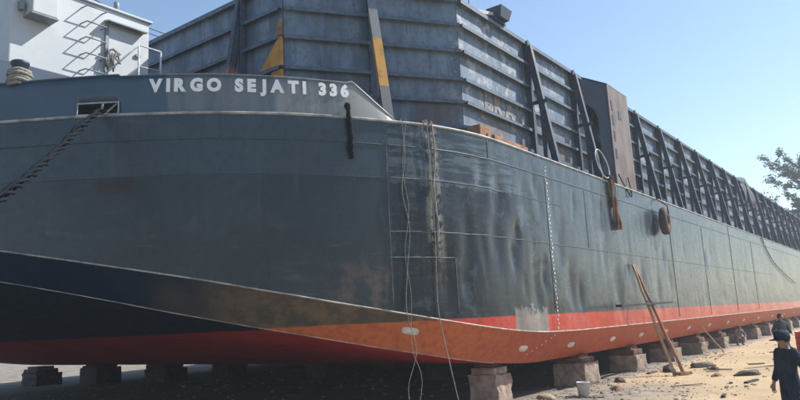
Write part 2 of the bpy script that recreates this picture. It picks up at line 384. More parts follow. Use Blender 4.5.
ZA = smooth_table([(3.7,4.5),(5.75,3.78),(6.85,3.4),(7.79,3.12),(8.86,2.81),(9.96,2.53),(10.88,2.34),(12.12,2.08),(13.27,1.9),(14,1.81),(15.2,1.70),(16.5,1.63),(18.5,1.6),(19.5,1.6)])
ZG = smooth_table([(4.3,4.0),(5,3.66),(6.06,3.25),(7.19,2.80),(8.15,2.42),(9.4,2.04),(11.36,1.55),(13,1.22),(14.5,1.0),(16.5,.85),(18,.85)])
def at_arc(s):
    lo, hi = 0, NC-1
    while hi-lo > 1:
        m = (lo+hi)//2
        if acc[m] <= s: lo = m
        else: hi = m
    t = (s-acc[lo])/(acc[hi]-acc[lo]) if acc[hi] > acc[lo] else 0
    p = Vector(curve[lo]).lerp(Vector(curve[hi]), t); n = nrm[lo].lerp(nrm[hi], t).normalized(); return p, n
def arc_of_x(X):
    for i in range(NC-1):
        if curve[i][0] >= X >= curve[i+1][0]:
            d = curve[i][0]-curve[i+1][0]; return acc[i]+(acc[i+1]-acc[i])*((curve[i][0]-X)/d if d > 1e-9 else 0)
    return acc[-1]
def hp(X, z, off=0.0):
    p, n = at_arc(arc_of_x(X)); q = p+n*off; return Vector((q.x, q.y, z))
DENTS = [(14.4,5.0,.22,.05),(14.15,3.9,.3,.055),(15.0,3.7,.26,.05),(13.05,3.3,.25,.04),(15.7,4.9,.24,.04),(13.0,4.6,.3,.03),(16.2,3.2,.35,.04),
         (18.3,2.9,.3,.05),(18.9,2.6,.22,.045),(22.0,2.9,.35,.05),(21.2,4.2,.4,.04),(24.6,3.1,.3,.045),(26.3,2.6,.3,.04),(13.7,5.4,.2,.03),(9.0,4.2,.12,-.02),(17.6,4.3,.3,.03)]
rd = random.Random(3)
for _ in range(26):
    DENTS.append((round(rd.uniform(17, 44)/.61)*.61+rd.uniform(-.08, .08), rd.uniform(2.3, 5.4), rd.uniform(.10, .24), rd.uniform(.015, .04)))
for _ in range(30):
    DENTS.append((rd.uniform(11.7, 17), rd.uniform(2.5, 5.6), rd.uniform(.08, .2), rd.uniform(.012, .034)))
def disp(X, Y, z, s):
    fade = min(1, max(0, (DECK-z)/.25))
    k = min(1, max(.18, (X-10.6)/1.0))
    amp = max(0, .004+.020*nz(X, Y, z, .7))
    d = -amp*(math.sin(math.pi*s/.61)**2)*k
    d += .011*k*nz(X, Y, z*.6, 1.1)+.005*k*nz(X, Y, z, 3.1)+.010*nz(X, Y, z, .35)
    for (a, b, r, h) in DENTS:
        if abs(X-a) < 2.4*r and abs(z-b) < 5*r:
            d -= 1.15*h*math.exp(-((X-a)/r)**2-((z-b)/(r*2.3))**2)
    return d*fade
def shell_patch(i0, i1, zt, zb, mirror=False):
    cols = list(range(i0, i1+1)); rows = max(2, int((zt-zb)/.085)+1)
    if mirror: rows = 2
    V = []; F = []
    for i in cols:
        X, Y = curve[i]; za = interp(ZA, X); t = max(zt, za); b = max(zb, za)
        for r in range(rows):
            z = t+(b-t)*r/(rows-1)
            d = 0 if mirror else disp(X, Y, z, acc[i])
            p = Vector((X, Y))+nrm[i]*d
            V.append((p.x, BEAM-p.y if mirror else p.y, z))
    for c in range(len(cols)-1):
        for r in range(rows-1):
            a = c*rows+r; q = (a, a+1, a+rows+1, a+rows)
            if abs(V[a][2]-V[a+1][2]) + abs(V[a+rows][2]-V[a+rows+1][2]) > 1e-4:
                F.append(q if not mirror else q[::-1])
    return V, F
STR = [DECK, 5.80, 5.08, 3.95, 1.0]
def idx_of_x(X): return min(range(NC), key=lambda i: abs(acc[i]-arc_of_x(X)))
seam_x = {0:[88,76,64,52,46,40,34,28.7,22.7,17.0,11.17,8.3,5.6], 1:[88,76,64,52,44,38,32,25.6,19.8,14.0,11.17,7.0], 2:[88,76,64,52,46,40,34,28.7,22.7,17.0,11.17,8.3,5.6], 3:[88,76,64,52,44,38,32,28.7,23.5,17.0,12.65,11.05,8.9,6.6]}
for k in range(4):
    cuts = [0]+sorted(idx_of_x(X) for X in seam_x[k])+[NC-1]
    for a, b in zip(cuts, cuts[1:]):
        V, F = shell_patch(a, b, STR[k], STR[k+1])
        if not F: continue
        mb = MB(); mb.add(V, F); bp(mb.build('shell_plate', 'hull', None, True))
V, F = shell_patch(0, NC-1, DECK, 1.0, True)
o = bp(MB().add(V, F).build('far_side_shell', 'hull', None, True))
# weld seams along the plate joints
def seam_path(z=None, X=None, z0=None, z1=None, i0=None, i1=None, off=.004):
    pts = []
    if X is None:
        for i in range(i0, i1+1, 1):
            x, y = curve[i]
            if z <= interp(ZA, x)+.02: continue
            p = Vector((x, y))+nrm[i]*(disp(x, y, z, acc[i])+off); pts.append((p.x, p.y, z))
    else:
        p, n = at_arc(arc_of_x(X)); zz = z0
        while zz > z1:
            q = p+n*(disp(p.x, p.y, zz, arc_of_x(X))+off); pts.append((q.x, q.y, zz)); zz -= .12
    return pts
i17 = idx_of_x(60)
for z, xa, xb, m_, r in [(5.80,70,3.8,'seam',.014),(5.08,18.0,3.8,'seam',.007),(3.95,52,11.2,'seam',.010),(5.08,14.6,11.17,'chalk',.010),(3.93,13.4,11.1,'chalk',.009),(3.39,12.65,11.08,'chalk',.009)]:
    pts = seam_path(z=z+(.0 if m_ == 'seam' else .012), i0=idx_of_x(xa), i1=idx_of_x(xb))
    bp(MB().tube(pts, r, 5).build('weld_seam', m_, None, True))
for X, za, zb, m_, r in [(11.13,5.8,2.4,'chalk',.010),(12.65,3.39,2.15,'chalk',.009),(17.02,5.8,2.1,'seam',.008),(28.7,5.8,1.7,'seam',.014),(22.7,6.3,5.8,'seam',.012),(34,5.8,1.7,'seam',.010),(19.8,5.8,3.95,'seam',.007),(40,6.3,1.7,'seam',.012),(46,5.8,1.7,'seam',.012),(8.3,6.3,5.8,'seam',.010),(14.0,6.3,5.8,'seam',.010),(9.0,5.0,3.0,'seam',.006)]:
    bp(MB().tube(seam_path(X=X, z0=za, z1=zb), r, 5).build('weld_seam', m_, None, True))
# bilge plate between the two chines, rake plate, bottom
def chines(i, mirror=False):
    X, Y = curve[i]; za = interp(ZA, X); q = Vector((X, Y))-nrm[i]*.6
    zb = interp(ZG, q.x) if X < 17.5 else .85
    f = (lambda y: BEAM-y) if mirror else (lambda y: y)
    return (X, f(Y), za), (q.x, f(q.y), zb)
ids = list(range(0, idx_of_x(34), 4))+list(range(idx_of_x(34), NC))
def bilge(mirror):
    V = []; F = []; n = 6
    for i in ids:
        a, b = chines(i, mirror)
        for k in range(n):
            p = Vector(a).lerp(Vector(b), k/(n-1)); w = .012*nz(p.x, p.y, p.z, .9)+.01*nz(p.x, p.y, p.z, 2) if 0 < k < n-1 else 0
            V.append((p.x+nrm[i].x*w, p.y+(nrm[i].y*w)*(-1 if mirror else 1), p.z))
    for c in range(len(ids)-1):
        for k in range(n-1):
            a = c*n+k; q = (a, a+1, a+n+1, a+n); F.append(q if not mirror else q[::-1])
    return MB().add(V, F)
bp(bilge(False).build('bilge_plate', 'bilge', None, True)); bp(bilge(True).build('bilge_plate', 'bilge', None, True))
ch = [chines(i) for i in ids if curve[i][0] < 60]
bp(MB().tube([Vector(a)+Vector((0,-.003,0)) for a, b in ch], .018, 6).build('chine_bar', 'chinep', None, True))
bp(MB().tube([b for a, b in ch if b[2] > 1.0], .012, 6).build('chine_bar', 'chinep', None, True))
V = []; F = []; n = 24; rk = [chines(i)[1] for i in ids if chines(i)[1][0] < 16.4]
rk = rk+[(b[0], BEAM-b[1], b[2]) for b in reversed(rk[:-1])]
for b in rk:
    for k in range(n):
        X = b[0]+(16.5-b[0])*k/(n-1); V.append((X, b[1], b[2] if k == 0 else interp(ZG, X)+.008*nz(X, b[1], 0, .8)*(k < n-1)))
for c in range(len(rk)-1):
    for k in range(n-1):
        a = c*n+k; F.append((a, a+1, a+n+1, a+n))
bp(MB().add(V, F).build('rake_plate', 'rake', None, True))
bp(MB().add([(16.5,.6,.85),(STERN,.6,.85),(STERN,BEAM-.6,.85),(16.5,BEAM-.6,.85)], [(0,1,2,3)]).build('bottom_plate', 'rake'))
bp(MB().add([(STERN,0,DECK),(STERN,BEAM,DECK),(STERN,BEAM,1.6),(STERN,BEAM-.6,.85),(STERN,.6,.85),(STERN,0,1.6)], [(0,1,2,3,4,5)]).build('stern_plate', 'hull'))
V = []; F = []
for i in ids: V += [(curve[i][0], curve[i][1]+.01, DECK-.015), (curve[i][0], BEAM-curve[i][1]-.01, DECK-.015)]
for c in range(len(ids)-1): F.append((2*c, 2*c+1, 2*c+3, 2*c+2))
bp(MB().add(V, F).build('deck_plate', 'plinth'))
lip = [(curve[i][0]+nrm[i].x*.006, curve[i][1]+nrm[i].y*.006, DECK-.01) for i in ids]
bp(MB().tube(lip, .032, 8).build('deck_edge_bar', 'edge', None, True))
# bulwark with fairlead opening
INS = -.05
s_end = acc[-1]; sF0, sF1 = arc_of_x(7.0), arc_of_x(6.52)
sb = [arc_of_x(11.38)]
for X in (11.2, 11.0, 10.8, 10.6, 10.52): sb.append(arc_of_x(X))
k = sb[-1]+.14
while k < s_end: sb.append(k); k += .14
sb = sorted([s for s in sb if min(abs(s-sF0), abs(s-sF1)) > .03]+[sF0, sF1, s_end])
def btop(s):
    p, _ = at_arc(s); X = p.x
    if X > 10.52: return DECK+.06+.76*(11.38-X)/(11.38-10.52)
    return 7.14+.02*math.sin(X)+ (0.04 if X < 7 else 0)
zr = [0, .03, .18, .34, .58, .8, 1]
V = []; F = []
def bulw_pt(s, fr):
    p, n = at_arc(s); t = btop(s)
    z = DECK+(t-DECK)*fr; q = p+n*(INS-.05*fr+.006*nz(p.x, p.y, z, 1.2)); return (q.x, q.y, z)
for s in sb:
    for fr in zr: V.append(bulw_pt(s, fr))
R = len(zr)
for c in range(len(sb)-1):
    for r in range(R-1):
        if sF0-.01 < (sb[c]+sb[c+1])/2 < sF1+.01 and 1 <= r <= 2: continue
        a = c*R+r; F.append((a, a+R, a+R+1, a+1))
bw = bp(MB().add(V, F).build('bulwark', 'bulwark', None, True)); sm = bw.modifiers.new('solid', 'SOLIDIFY'); sm.thickness = .025; sm.offset = 1
V2 = [(x, BEAM-y, z) for x, y, z in V]
bw2 = bp(MB().add(V2, [f[::-1] for f in F]).build('bulwark', 'bulwark', None, True)); sm = bw2.modifiers.new('solid', 'SOLIDIFY'); sm.thickness = .025; sm.offset = -1
def sub(o, par): o.parent = par; o.matrix_parent_inverse = par.matrix_parent_inverse.copy() if False else Matrix.Identity(4); return o
sub(MB().tube([Vector(bulw_pt(s, 1)) for s in sb], .022, 8).build('cap_rail', 'bulwark', None, True), bw)
def wp(s, z, off):
    p, n = at_arc(s); q = p+n*(INS+off-.05*(z-DECK)/.8); return Vector((q.x, q.y, z))
fz0, fz1 = DECK+.03*.8+.0, DECK+.34*.8
loop = [wp(sF0,fz0,.02), wp((sF0+sF1)/2,fz0,.02), wp(sF1,fz0,.02), wp(sF1,fz1,.02), wp((sF0+sF1)/2,fz1,.02), wp(sF0,fz1,.02), wp(sF0,fz0,.02)]
sub(MB().tube(loop, .02, 6).build('fairlead_frame', 'edge', None, True), bw)
bx_ = [wp(sF0-.03,fz0-.02,-.05), wp(sF1+.03,fz0-.02,-.05), wp(sF1+.03,fz0-.02,-.4), wp(sF0-.03,fz0-.02,-.4), wp(sF0-.03,fz1+.03,-.05), wp(sF1+.03,fz1+.03,-.05), wp(sF1+.03,fz1+.03,-.4), wp(sF0-.03,fz1+.03,-.4)]
sub(MB().add(bx_, [(2,3,7,6),(1,2,6,5),(3,0,4,7),(4,5,6,7)]).build('fairlead_box', 'dark'), bw)
sm_ = sF0+(sF1-sF0)*.42
sub(MB().bar(wp(sm_,fz0,-.03), wp(sm_,fz1,-.03), .04, .03).build('fairlead_roller', 'edge'), bw)
sub(MB().bar(wp(sm_-.02,fz0,-.05), wp(sF0+.05,fz1,-.05), .035, .03).build('fairlead_bar', 'edge'), bw)
# lettering
def text_meshes(body, size, bold, ext):
    cu = bpy.data.curves.new('t', 'FONT'); cu.body = body; cu.size = size; cu.offset = bold; cu.extrude = ext; cu.resolution_u = 4; cu.space_character = 1.0
    o = bpy.data.objects.new('t', cu); COL.objects.link(o); bpy.context.view_layer.update()
    me = bpy.data.meshes.new_from_object(o.evaluated_get(bpy.context.evaluated_depsgraph_get()))
    bpy.data.objects.remove(o); return me
def letters(body, start, height, pitch, place, mat, par, name='letter', squeeze=1.0, bold=.012):
    pos = start
    for chx in body:
        if chx == ' ': pos += pitch*.72; continue
        me = text_meshes(chx, 1.0, .062, .02)
        xs_ = [v.co.x for v in me.vertices]; ys_ = [v.co.y for v in me.vertices]
        wch = (max(xs_)-min(xs_)); hh = max(ys_)-min(ys_); sc = height/.76
        bm = bmesh.new(); bm.from_mesh(me); bmesh.ops.triangulate(bm, faces=bm.faces)
        bmesh.ops.subdivide_edges(bm, edges=[e for e in bm.edges if e.calc_length() > .25], cuts=1)
        for v in bm.verts: v.co = place(pos+(v.co.x-min(xs_))*sc*squeeze, (v.co.y+.035)*sc, v.co.z*.3)
        bm.to_mesh(me); bm.free()
        o = link(name, me, mat); sub(o, par); pos += wch*sc*squeeze+pitch*.30
    return pos
sT0 = arc_of_x(7.36); NFIT = .865
# arc runs from stern to bow, so text runs towards smaller arc
tl = 3.9
def place_name(u, v, w):
    return wp(sT0-u*NFIT, 6.80+v, .012+w)
endp = letters('VIRGO SEJATI 336', 0, .27, .30, place_name, 'letter', bw, squeeze=1.08)
print('name length', endp, 'want', sT0-arc_of_x(10.45))

# cargo wall ------------------------------------------------------
TOP = 10.4; RIBZ = [6.92, 7.58, 8.2, 8.97, 9.7]
def wall_face(name, p, q, nrmv, posts, base=DECK-.02, dx=.35):
    p, q = Vector(p), Vector(q); L_ = (q-p).length; d = (q-p)/L_; nv = Vector(nrmv)
    n_ = max(2, int(L_/dx)); zs = [base]+[base+(TOP-base)*k/14 for k in range(1, 15)]
    V = []; F = []
    for i in range(n_+1):
        for z in zs:
            t = d*(L_*i/n_); w = .016*nz(p.x+t.x, p.y+t.y, z, 1.1)*min(1, L_*i/n_/2.5, L_*(n_-i)/n_/2.5)
            V.append((p.x+t.x+nv.x*w, p.y+t.y+nv.y*w, z))
    r_ = len(zs)
    for i in range(n_):
        for k in range(r_-1): a = i*r_+k; F.append((a, a+r_, a+r_+1, a+1))
    o = bp(MB().add(V, F).build(name, 'wall', None, False))
    sm = o.modifiers.new('solid', 'SOLIDIFY'); sm.thickness = .06; sm.offset = 0
    return o, d, nv, L_
side, sdir, sn, sL = wall_face('side_cargo_wall', (STERN-2, 1.0), (14.6, 1.0), (0,-1), None, dx=.5)
cham, cdir_, cn, cL = wall_face('corner_cargo_wall', (14.6, 1.0), (10.85, 3.6), (-.57,-.82), None)
front, fdir, fn, fL = wall_face('front_cargo_wall', (10.85, 3.6), (10.85, BEAM-3.6), (-1,0), None)
cham2, *_ = wall_face('corner_cargo_wall', (10.85, BEAM-3.6), (14.6, BEAM-1.0), (-.57,.82), None)
side2, *_ = wall_face('side_cargo_wall', (14.6, BEAM-1.0), (STERN-2, BEAM-1.0), (0,1), None, dx=2)
rear, *_ = wall_face('rear_cargo_wall', (STERN-2, BEAM-1.0), (STERN-2, 1.0), (1,0), None, dx=2)
def rib(p, q, nv, z, par, top=False):
    p = Vector((p[0], p[1], z)); q = Vector((q[0], q[1], z)); n3 = Vector((nv[0], nv[1], 0)).normalized(); mb = MB()
    w = .16 if not top else .16
    mb.bar(p+n3*(.03+w/2), q+n3*(.03+w/2), w, .016)
    mb.bar(p+n3*(.03+w-.007)-Vector((0,0,.045 if not top else .06)), q+n3*(.03+w-.007)-Vector((0,0,.045 if not top else .06)), .012, .072 if not top else .10)
    return sub(mb.build('top_rail' if top else 'rib', 'rib'), par)
POSTX = [18.45, 21.95, 28.5]+[28.5+3.3*k for k in range(1, 20)]
POSTX = [x for x in POSTX if x < STERN-2.2]
for z in RIBZ+[TOP]:
    t = z == TOP
    for a, b in zip([14.58]+POSTX, POSTX+[STERN-2]): rib((b-.02, 1.0), (a+.02, 1.0), (0,-1), z, side, t)
    cm = Vector((14.6,1.0)).lerp(Vector((10.85,3.6)), .5)
    rib((14.62,1.0), (cm.x+.02,cm.y-.014), (-.57,-.82), z, cham, t); rib((cm.x-.02,cm.y+.014), (10.85,3.62), (-.57,-.82), z, cham, t)
    rib((10.85,3.6), (10.85,4.98), (-1,0), z, front, t); rib((10.85,5.02), (10.85,10.0), (-1,0), z, front, t); rib((10.85,10.04), (10.85,BEAM-3.6), (-1,0), z, front, t)
    rib((10.85,BEAM-3.6), (14.6,BEAM-1.0), (-.57,.82), z, cham2, t)
    rib((14.6,BEAM-1.0), (STERN-2,BEAM-1.0), (0,1), z, side2, t)
def shared(name, mb, mat):
    me = bpy.data.meshes.new(name); me.from_pydata(mb.v, [], mb.f); me.validate(); me.materials.append(M[mat]); return me
# side stations: wall post, raking brace, short strut with brackets; local origin at (X, 0, DECK)
H = TOP-DECK
mp = MB().box(-.012,.012,.78,.97,0,H-.0+.03).box(-.075,.075,.765,.78,0,H+.03)
post_me = shared('wall_post', mp, 'post')
mbr = MB(); A_ = Vector((0,.70,H-.12)); B_ = Vector((0,.10,.06)); dv = (A_-B_).normalized(); nvv = Vector((0,-dv.z,dv.y))
mbr.bar(B_+nvv*.0, A_, .16, .018, upv=nvv); mbr.bar(B_-nvv*.09, A_-nvv*.09, .018, .17, upv=nvv); mbr.bar(B_-nvv*.18, A_-nvv*.18, .13, .016, upv=nvv)
mbr.box(-.1,.1,.0,.42,.0,.03)
brace_me = shared('brace', mbr, 'post')
mst = MB().box(-.05,.05,.44,.56,0,1.72).box(-.07,.07,.42,.58,1.72,1.745)
strut_me = shared('strut', mst, 'post')
mk_ = MB().box(-.008,.008,.30,.76,2.0,2.09).box(-.05,.05,.30,.76,2.09,2.102)
tie_me = shared('tie', mk_, 'post')
for i, X in enumerate(POSTX):
    for nm, me in (('wall_post', post_me), ('brace', brace_me), ('strut', strut_me), ('tie', tie_me)):
        pass
        o = bpy.data.objects.new(nm, me); COL.objects.link(o); o.parent = side; o.location = (X, 0, DECK)
def raking(par, foot, head, mat, wdt=.2):
    f, h = Vector(foot), Vector(head); d = (h-f).normalized(); hv = Vector((h.x-f.x, h.y-f.y, 0)).normalized(); nn = hv*d.z*-1+Vector((0,0,1))*math.hypot(d.x, d.y)
    m = MB(); m.bar(f, h, wdt, .02, upv=nn); m.bar(f-nn*.1, h-nn*.1, .02, .18, upv=nn); m.bar(f-nn*.2, h-nn*.2, wdt*.8, .018, upv=nn)
    sub(m.build('brace', mat), par)
    wv = Vector((h.x, h.y, 0))+hv*.10; s_ = Vector((-hv.y, hv.x, 0))
    m = MB().bar(Vector((wv.x, wv.y, DECK)), Vector((wv.x, wv.y, TOP+.03)), .14, .16, upv=hv); sub(m.build('wall_post', 'post'), par)
raking(cham, (11.52, 1.02, DECK+.05), (12.50, 2.20, TOP-.02), 'ypost', .22)
raking(front, (10.05, 5.15, DECK+.05), (10.62, 5.0, TOP-.02), 'rpost', .2)
raking(front, (9.55, 10.1, DECK+.05), (10.62, 10.02, TOP-.02), 'post', .2)
# yellow gusset against the front wall at the corner
m = MB(); pr = [(3.55,8.22),(4.3,8.22),(3.62,8.95),(3.55,8.95)]
m.v = [(10.78, y, z) for y, z in pr]+[(10.70, y, z) for y, z in pr]; m.f = [(0,1,2,3),(7,6,5,4),(0,4,5,1),(1,5,6,2),(2,6,7,3),(3,7,4,0)]
g = sub(m.build('gusset', 'yellow'), front); g['label'] = 'yellow painted triangular gusset'
m = MB(); pr = [(3.55,7.62),(3.9,7.62),(3.9,8.12),(3.55,8.12)]
m.v = [(10.78, y, z) for y, z in pr]+[(10.71, y, z) for y, z in pr]; m.f = [(0,1,2,3),(7,6,5,4),(0,4,5,1),(1,5,6,2),(2,6,7,3),(3,7,4,0)]
sub(m.build('gusset', 'yellow'), front)
m = MB(); pr = [(3.58,9.0),(3.80,9.0),(3.62,9.4),(3.56,9.4)]
m.v = [(10.78, y, z) for y, z in pr]+[(10.72, y, z) for y, z in pr]; m.f = [(0,1,2,3),(7,6,5,4),(0,4,5,1),(1,5,6,2),(2,6,7,3),(3,7,4,0)]
sub(m.build('gusset', 'crate'), front)
# stencilled words on the side wall
def place_st(x0, z0):
    return lambda u, v, w: Vector((x0+u, .955-w*.3, z0+v))
letters('BRAK', 15.75, .52, .35, lambda u, v, w: Vector((u, .955-w*.2, 7.66+v)), 'stencil', side, squeeze=1.05)
letters('GUS', 18.62, .42, .35, lambda u, v, w: Vector((u, .955-w*.2, 6.40+v)), 'stencil', side, squeeze=.9)
# box tower on the deck edge: rear column, head and outer rusty face
tw0, tw1 = 23.3, 25.6
m = MB()
prof = [(.22,0),(.50,0),(.50,2.5),(.58,2.85),(.74,3.02),(.97,3.06),(.97,4.08),(.22,3.82)]
k = len(prof); m.v = [(tw0, y, DECK+z) for y, z in prof]+[(tw0+.06, y, DECK+z) for y, z in prof]
m.f = [tuple(range(k)), tuple(reversed(range(k, 2*k)))]+[(i, (i+1)%k, k+(i+1)%k, k+i) for i in range(k)]
m.v = [(x+.22-(y-.22)*1.25, y, z) for x, y, z in m.v]
tower = bp(m.build('tower_frame', 'dark'))
m = MB(); m.v = [(tw1-.3+(v.co.x-tw0)+(v.co.y-.22)*1.25, v.co.y, v.co.z) for v in tower.data.vertices]
m.f = [tuple(p.vertices) for p in tower.data.polygons]; sub(m.build('rear_frame', 'dark'), tower)
sub(MB().hexa([(tw0+.2,.18,DECK),(tw1+.01,.18,DECK),(tw1+.01,.217,DECK),(tw0+.2,.217,DECK),(tw0+.2,.18,DECK+3.82),(tw1+.01,.18,DECK+3.82),(tw1+.01,.217,DECK+3.82),(tw0+.2,.217,DECK+3.82)]).build('outer_plate', 'rustpink'), tower)
sub(MB().hexa([(tw0+.2,.18,DECK+3.825),(tw1+.01,.18,DECK+3.825),(tw1+.01,.97,DECK+4.09),(tw0-.73,.97,DECK+4.09),(tw0+.2,.18,DECK+3.85),(tw1+.01,.18,DECK+3.85),(tw1+.01,.97,DECK+4.115),(tw0-.73,.97,DECK+4.115)]).build('roof_plate', 'dark'), tower)
for z in (1.1, 1.75, 2.35, 2.9): sub(MB().box(tw0+.42,tw0+.56,.165,.18,DECK+z,DECK+z+.36).build('hand_slot', 'dark'), tower)
for z in (2.7,): sub(MB().box(tw0+1.1,tw0+1.35,.165,.18,DECK+z,DECK+z+.3).build('hand_slot', 'dark'), tower)
# winch bracket and mast on the wall top
m = MB().box(16.3,17.0,.75,1.2,TOP+.02,TOP+.10); br = bp(m.build('top_bracket', 'dark'))
sub(MB().hexa([(16.45,.62,TOP+.10),(16.95,.62,TOP+.10),(16.95,1.05,TOP+.10),(16.45,1.05,TOP+.10),(16.4,.55,TOP+.42),(17.05,.55,TOP+.42),(17.05,1.05,TOP+.42),(16.4,1.05,TOP+.42)]).build('light_box', 'dark'), br)
sub(MB().bar((15.7,1.0,TOP+.1),(16.4,.85,TOP+.2),.08,.1).build('arm', 'railm'), br)
bp(MB().tube([(15.35,1.0,TOP),(15.35,1.0,TOP+1.2)], .018, 6).build('thin_mast', 'steelg'))
# deck house ------------------------------------------------------
HX0, HX1, HY0, HY1, HZ0, HZ1 = 6.02, 9.32, 6.85, 12.6, 7.86, 9.83
bp(MB().box(HX0-.35,HX1+.05,HY0-.12,HY1,DECK-.01,HZ0).build('house_plinth', 'plinth', None, False, .02))
house = bp(MB().box(HX0,HX1,HY0,HY1,HZ0+.004,HZ1).build('deck_house', 'white', None, False, .03))
sub(MB().box(HX0-.06,HX1+.06,HY0-.06,HY1+.06,HZ1-.002,HZ1+.05).build('roof_edge', 'white', None, False, .01), house)
dx0, dx1 = 8.22, 9.02
door = sub(MB().box(dx0,dx1,HY0-.035,HY0+.01,HZ0+.02,HZ1-.44).build('door', 'white', None, False, .012), house)
sub(MB().box(dx0-.085,dx0-.012,HY0-.06,HY0+.01,HZ0+.02,HZ1-.42).build('door_post', 'steelg'), house)
sub(MB().hexa([(dx0-.1,HY0-.24,HZ1-.40),(dx1+.12,HY0-.24,HZ1-.40),(dx1+.12,HY0+.0,HZ1-.36),(dx0-.1,HY0+.0,HZ1-.36),(dx0-.1,HY0-.24,HZ1-.37),(dx1+.12,HY0-.24,HZ1-.37),(dx1+.12,HY0+.0,HZ1-.31),(dx0-.1,HY0+.0,HZ1-.31)]).build('door_hood', 'steelg'), house)
sub(MB().box(dx1-.1,dx1+.02,HY0-.09,HY0-.035,HZ1-1.02,HZ1-.95).build('door_latch', 'steelg'), house)
for k in range(5):
    z = HZ1-.20-k*.385; a, b = 7.56, 8.04
    sub(MB().tube([(a,HY0,z),(a,HY0-.26,z-.02),(b,HY0-.26,z-.02),(b,HY0,z)], .016, 6).build('ladder_rung', 'steelg', None, True), house)
ac = sub(MB().box(6.30,6.84,HY0-.38,HY0-.02,HZ1-.84,HZ1-.26).build('air_conditioner', 'white', None, False, .02), house)
sub(MB().box(6.28,6.86,HY0-.39,HY0,HZ1-.88,HZ1-.85).build('bracket', 'steelg'), house)
sub(MB().box(6.16,6.24,HY0-.14,HY0,HZ1-.75,HZ1-.55).build('junction_box', 'steelg'), house)
land = bp(MB().box(7.9,9.3,5.84,6.72,7.56,7.60).build('landing', 'plinth'))
for (x, y) in ((7.95, 5.9), (8.45, 5.9), (9.03, 5.9)):
    sub(MB().tube([(x,y,DECK),(x,y,8.71 if x > 8 else 7.58)], .022, 8).build('rail_post', 'railm', None, True), land)
sub(MB().tube([(7.5,5.9,7.62),(8.45,5.9,8.71),(9.03,5.9,8.71)], .020, 8).build('hand_rail', 'railm', None, True), land)
sub(MB().tube([(7.95,5.9,7.62),(8.45,5.9,8.19),(9.03,5.9,8.22)], .016, 8).build('hand_rail', 'railm', None, True), land)
lp = sub(MB().lathe([(0,.24),(.06,.22),(.07,.12),(.05,.0)], 12, (8.45, HY0+.05, HZ1+.05)).build('roof_lamp', 'steelg', None, True), house)
for k, dz in enumerate((0, -.14)):
    pts = []
    for j in range(13):
        t = j/12; p = Vector((7.5, HY0-.04, HZ1+.20+dz*.6)).lerp(Vector((10.75, 8.3+.3*k, TOP+.06)), t); p.z -= .10*4*t*(1-t); pts.append(p)
    bp(MB().tube(pts, .013, 5).build('cable', 'black', None, True))
# foredeck bollard pair, partly showing over the bulwark
bol = bp(MB().lathe([(.0,1.34),(.15,1.34),(.175,1.32),(.175,1.27),(.15,1.25),(.15,0)], 18, (5.98, 6.18, DECK-.01)).build('bollard', 'dark', None, True))
# draft marks, anodes
rdm = random.Random(4)
for k in range(40):
    z = 6.05-k*.112; w_ = rdm.choice((.035, .05, .07)); h_ = rdm.choice((.04, .05, .06)); xo = 17.1+rdm.uniform(-.03, .03)+(.0 if k % 4 else .04)
    bp(MB().add([tuple(hp(xo+dx, z+dz, .014+disp(17.1, 0, z, arc_of_x(17.1)))) for dx, dz in ((0,0),(w_,0),(w_,h_),(0,h_))], [(0,1,2,3)]).build('draft_mark', 'mark'))
for k in range(7):
    a, b = chines(idx_of_x(16.95-.16*k)); p = Vector(a).lerp(Vector(b), .12+.10*k)+Vector((0,-.012,-.010))
    bp(MB().add([tuple(p), tuple(p+Vector((.06,0,0))), tuple(p+Vector((.05,-.01,.03))), tuple(p+Vector((-.01,-.01,.03)))], [(0,1,2,3)]).build('draft_mark', 'mark'))
for X in (11.55, 15.6, 18.5, 21.8, 24.6, 27.6, 31, 34.6, 38.4, 42.5, 47, 52, 57, 62):
    i = idx_of_x(X); a, b = chines(i); a, b = Vector(a), Vector(b); c_ = a.lerp(b, .52 if X > 12 else .42)
    t = (Vector(chines(i-1)[0])-Vector(chines(i+1)[0])).normalized(); fall = (b-a).normalized(); out = fall.cross(t).normalized()
    if out.z > 0: out = -out
    m = MB(); n_ = 16; ring = []
    for lv, (sc, hgt) in enumerate(((1, .0), (1, .03), (.8, .045))):
        for j in range(n_):
            th = 2*math.pi*j/n_; ex = math.copysign(abs(math.cos(th))**.6, math.cos(th)); ey = math.copysign(abs(math.sin(th))**.6, math.sin(th))
            m.v.append(tuple(c_+t*(ex*.20*sc)+fall*(ey*.085*sc)+out*(hgt-.004)))
    for lv in range(2):
        for j in range(n_): m.f.append((lv*n_+j, lv*n_+(j+1)%n_, (lv+1)*n_+(j+1)%n_, (lv+1)*n_+j))
    m.f.append(tuple(range(2*n_, 3*n_))); bp(m.build('anode', 'anode', None, True))

# ------------------------------------------------------------------ keel blocks
def chunk(x0, x1, y0, y1, z0, z1, seed, jit=.03, cuts=3):
    bm = bmesh.new(); bmesh.ops.create_cube(bm, size=1)
    bmesh.ops.subdivide_edges(bm, edges=bm.edges, cuts=cuts, use_grid_fill=True)
    for v in bm.verts:
        p = v.co.copy(); q = Vector((x0+(p.x+.5)*(x1-x0), y0+(p.y+.5)*(y1-y0), z0+(p.z+.5)*(z1-z0)))
        j = Vector((nz(q.x*3+seed, q.y*3, q.z*3), nz(q.x*3, q.y*3+seed, q.z*3+9), nz(q.x*3+5, q.y*3, q.z*3+seed)))*jit
        edge = sum(abs(abs(k)-.5) < 1e-4 for k in p)
        if edge >= 2: q += Vector(((x0+x1)/2-q.x, (y0+y1)/2-q.y, (z0+z1)/2-q.z)).normalized()*random.uniform(0, jit*.9)
        if p.z > .49: j.z = 0
        v.co = q+j
    me = bpy.data.meshes.new('chunk'); bm.to_mesh(me); bm.free(); return me
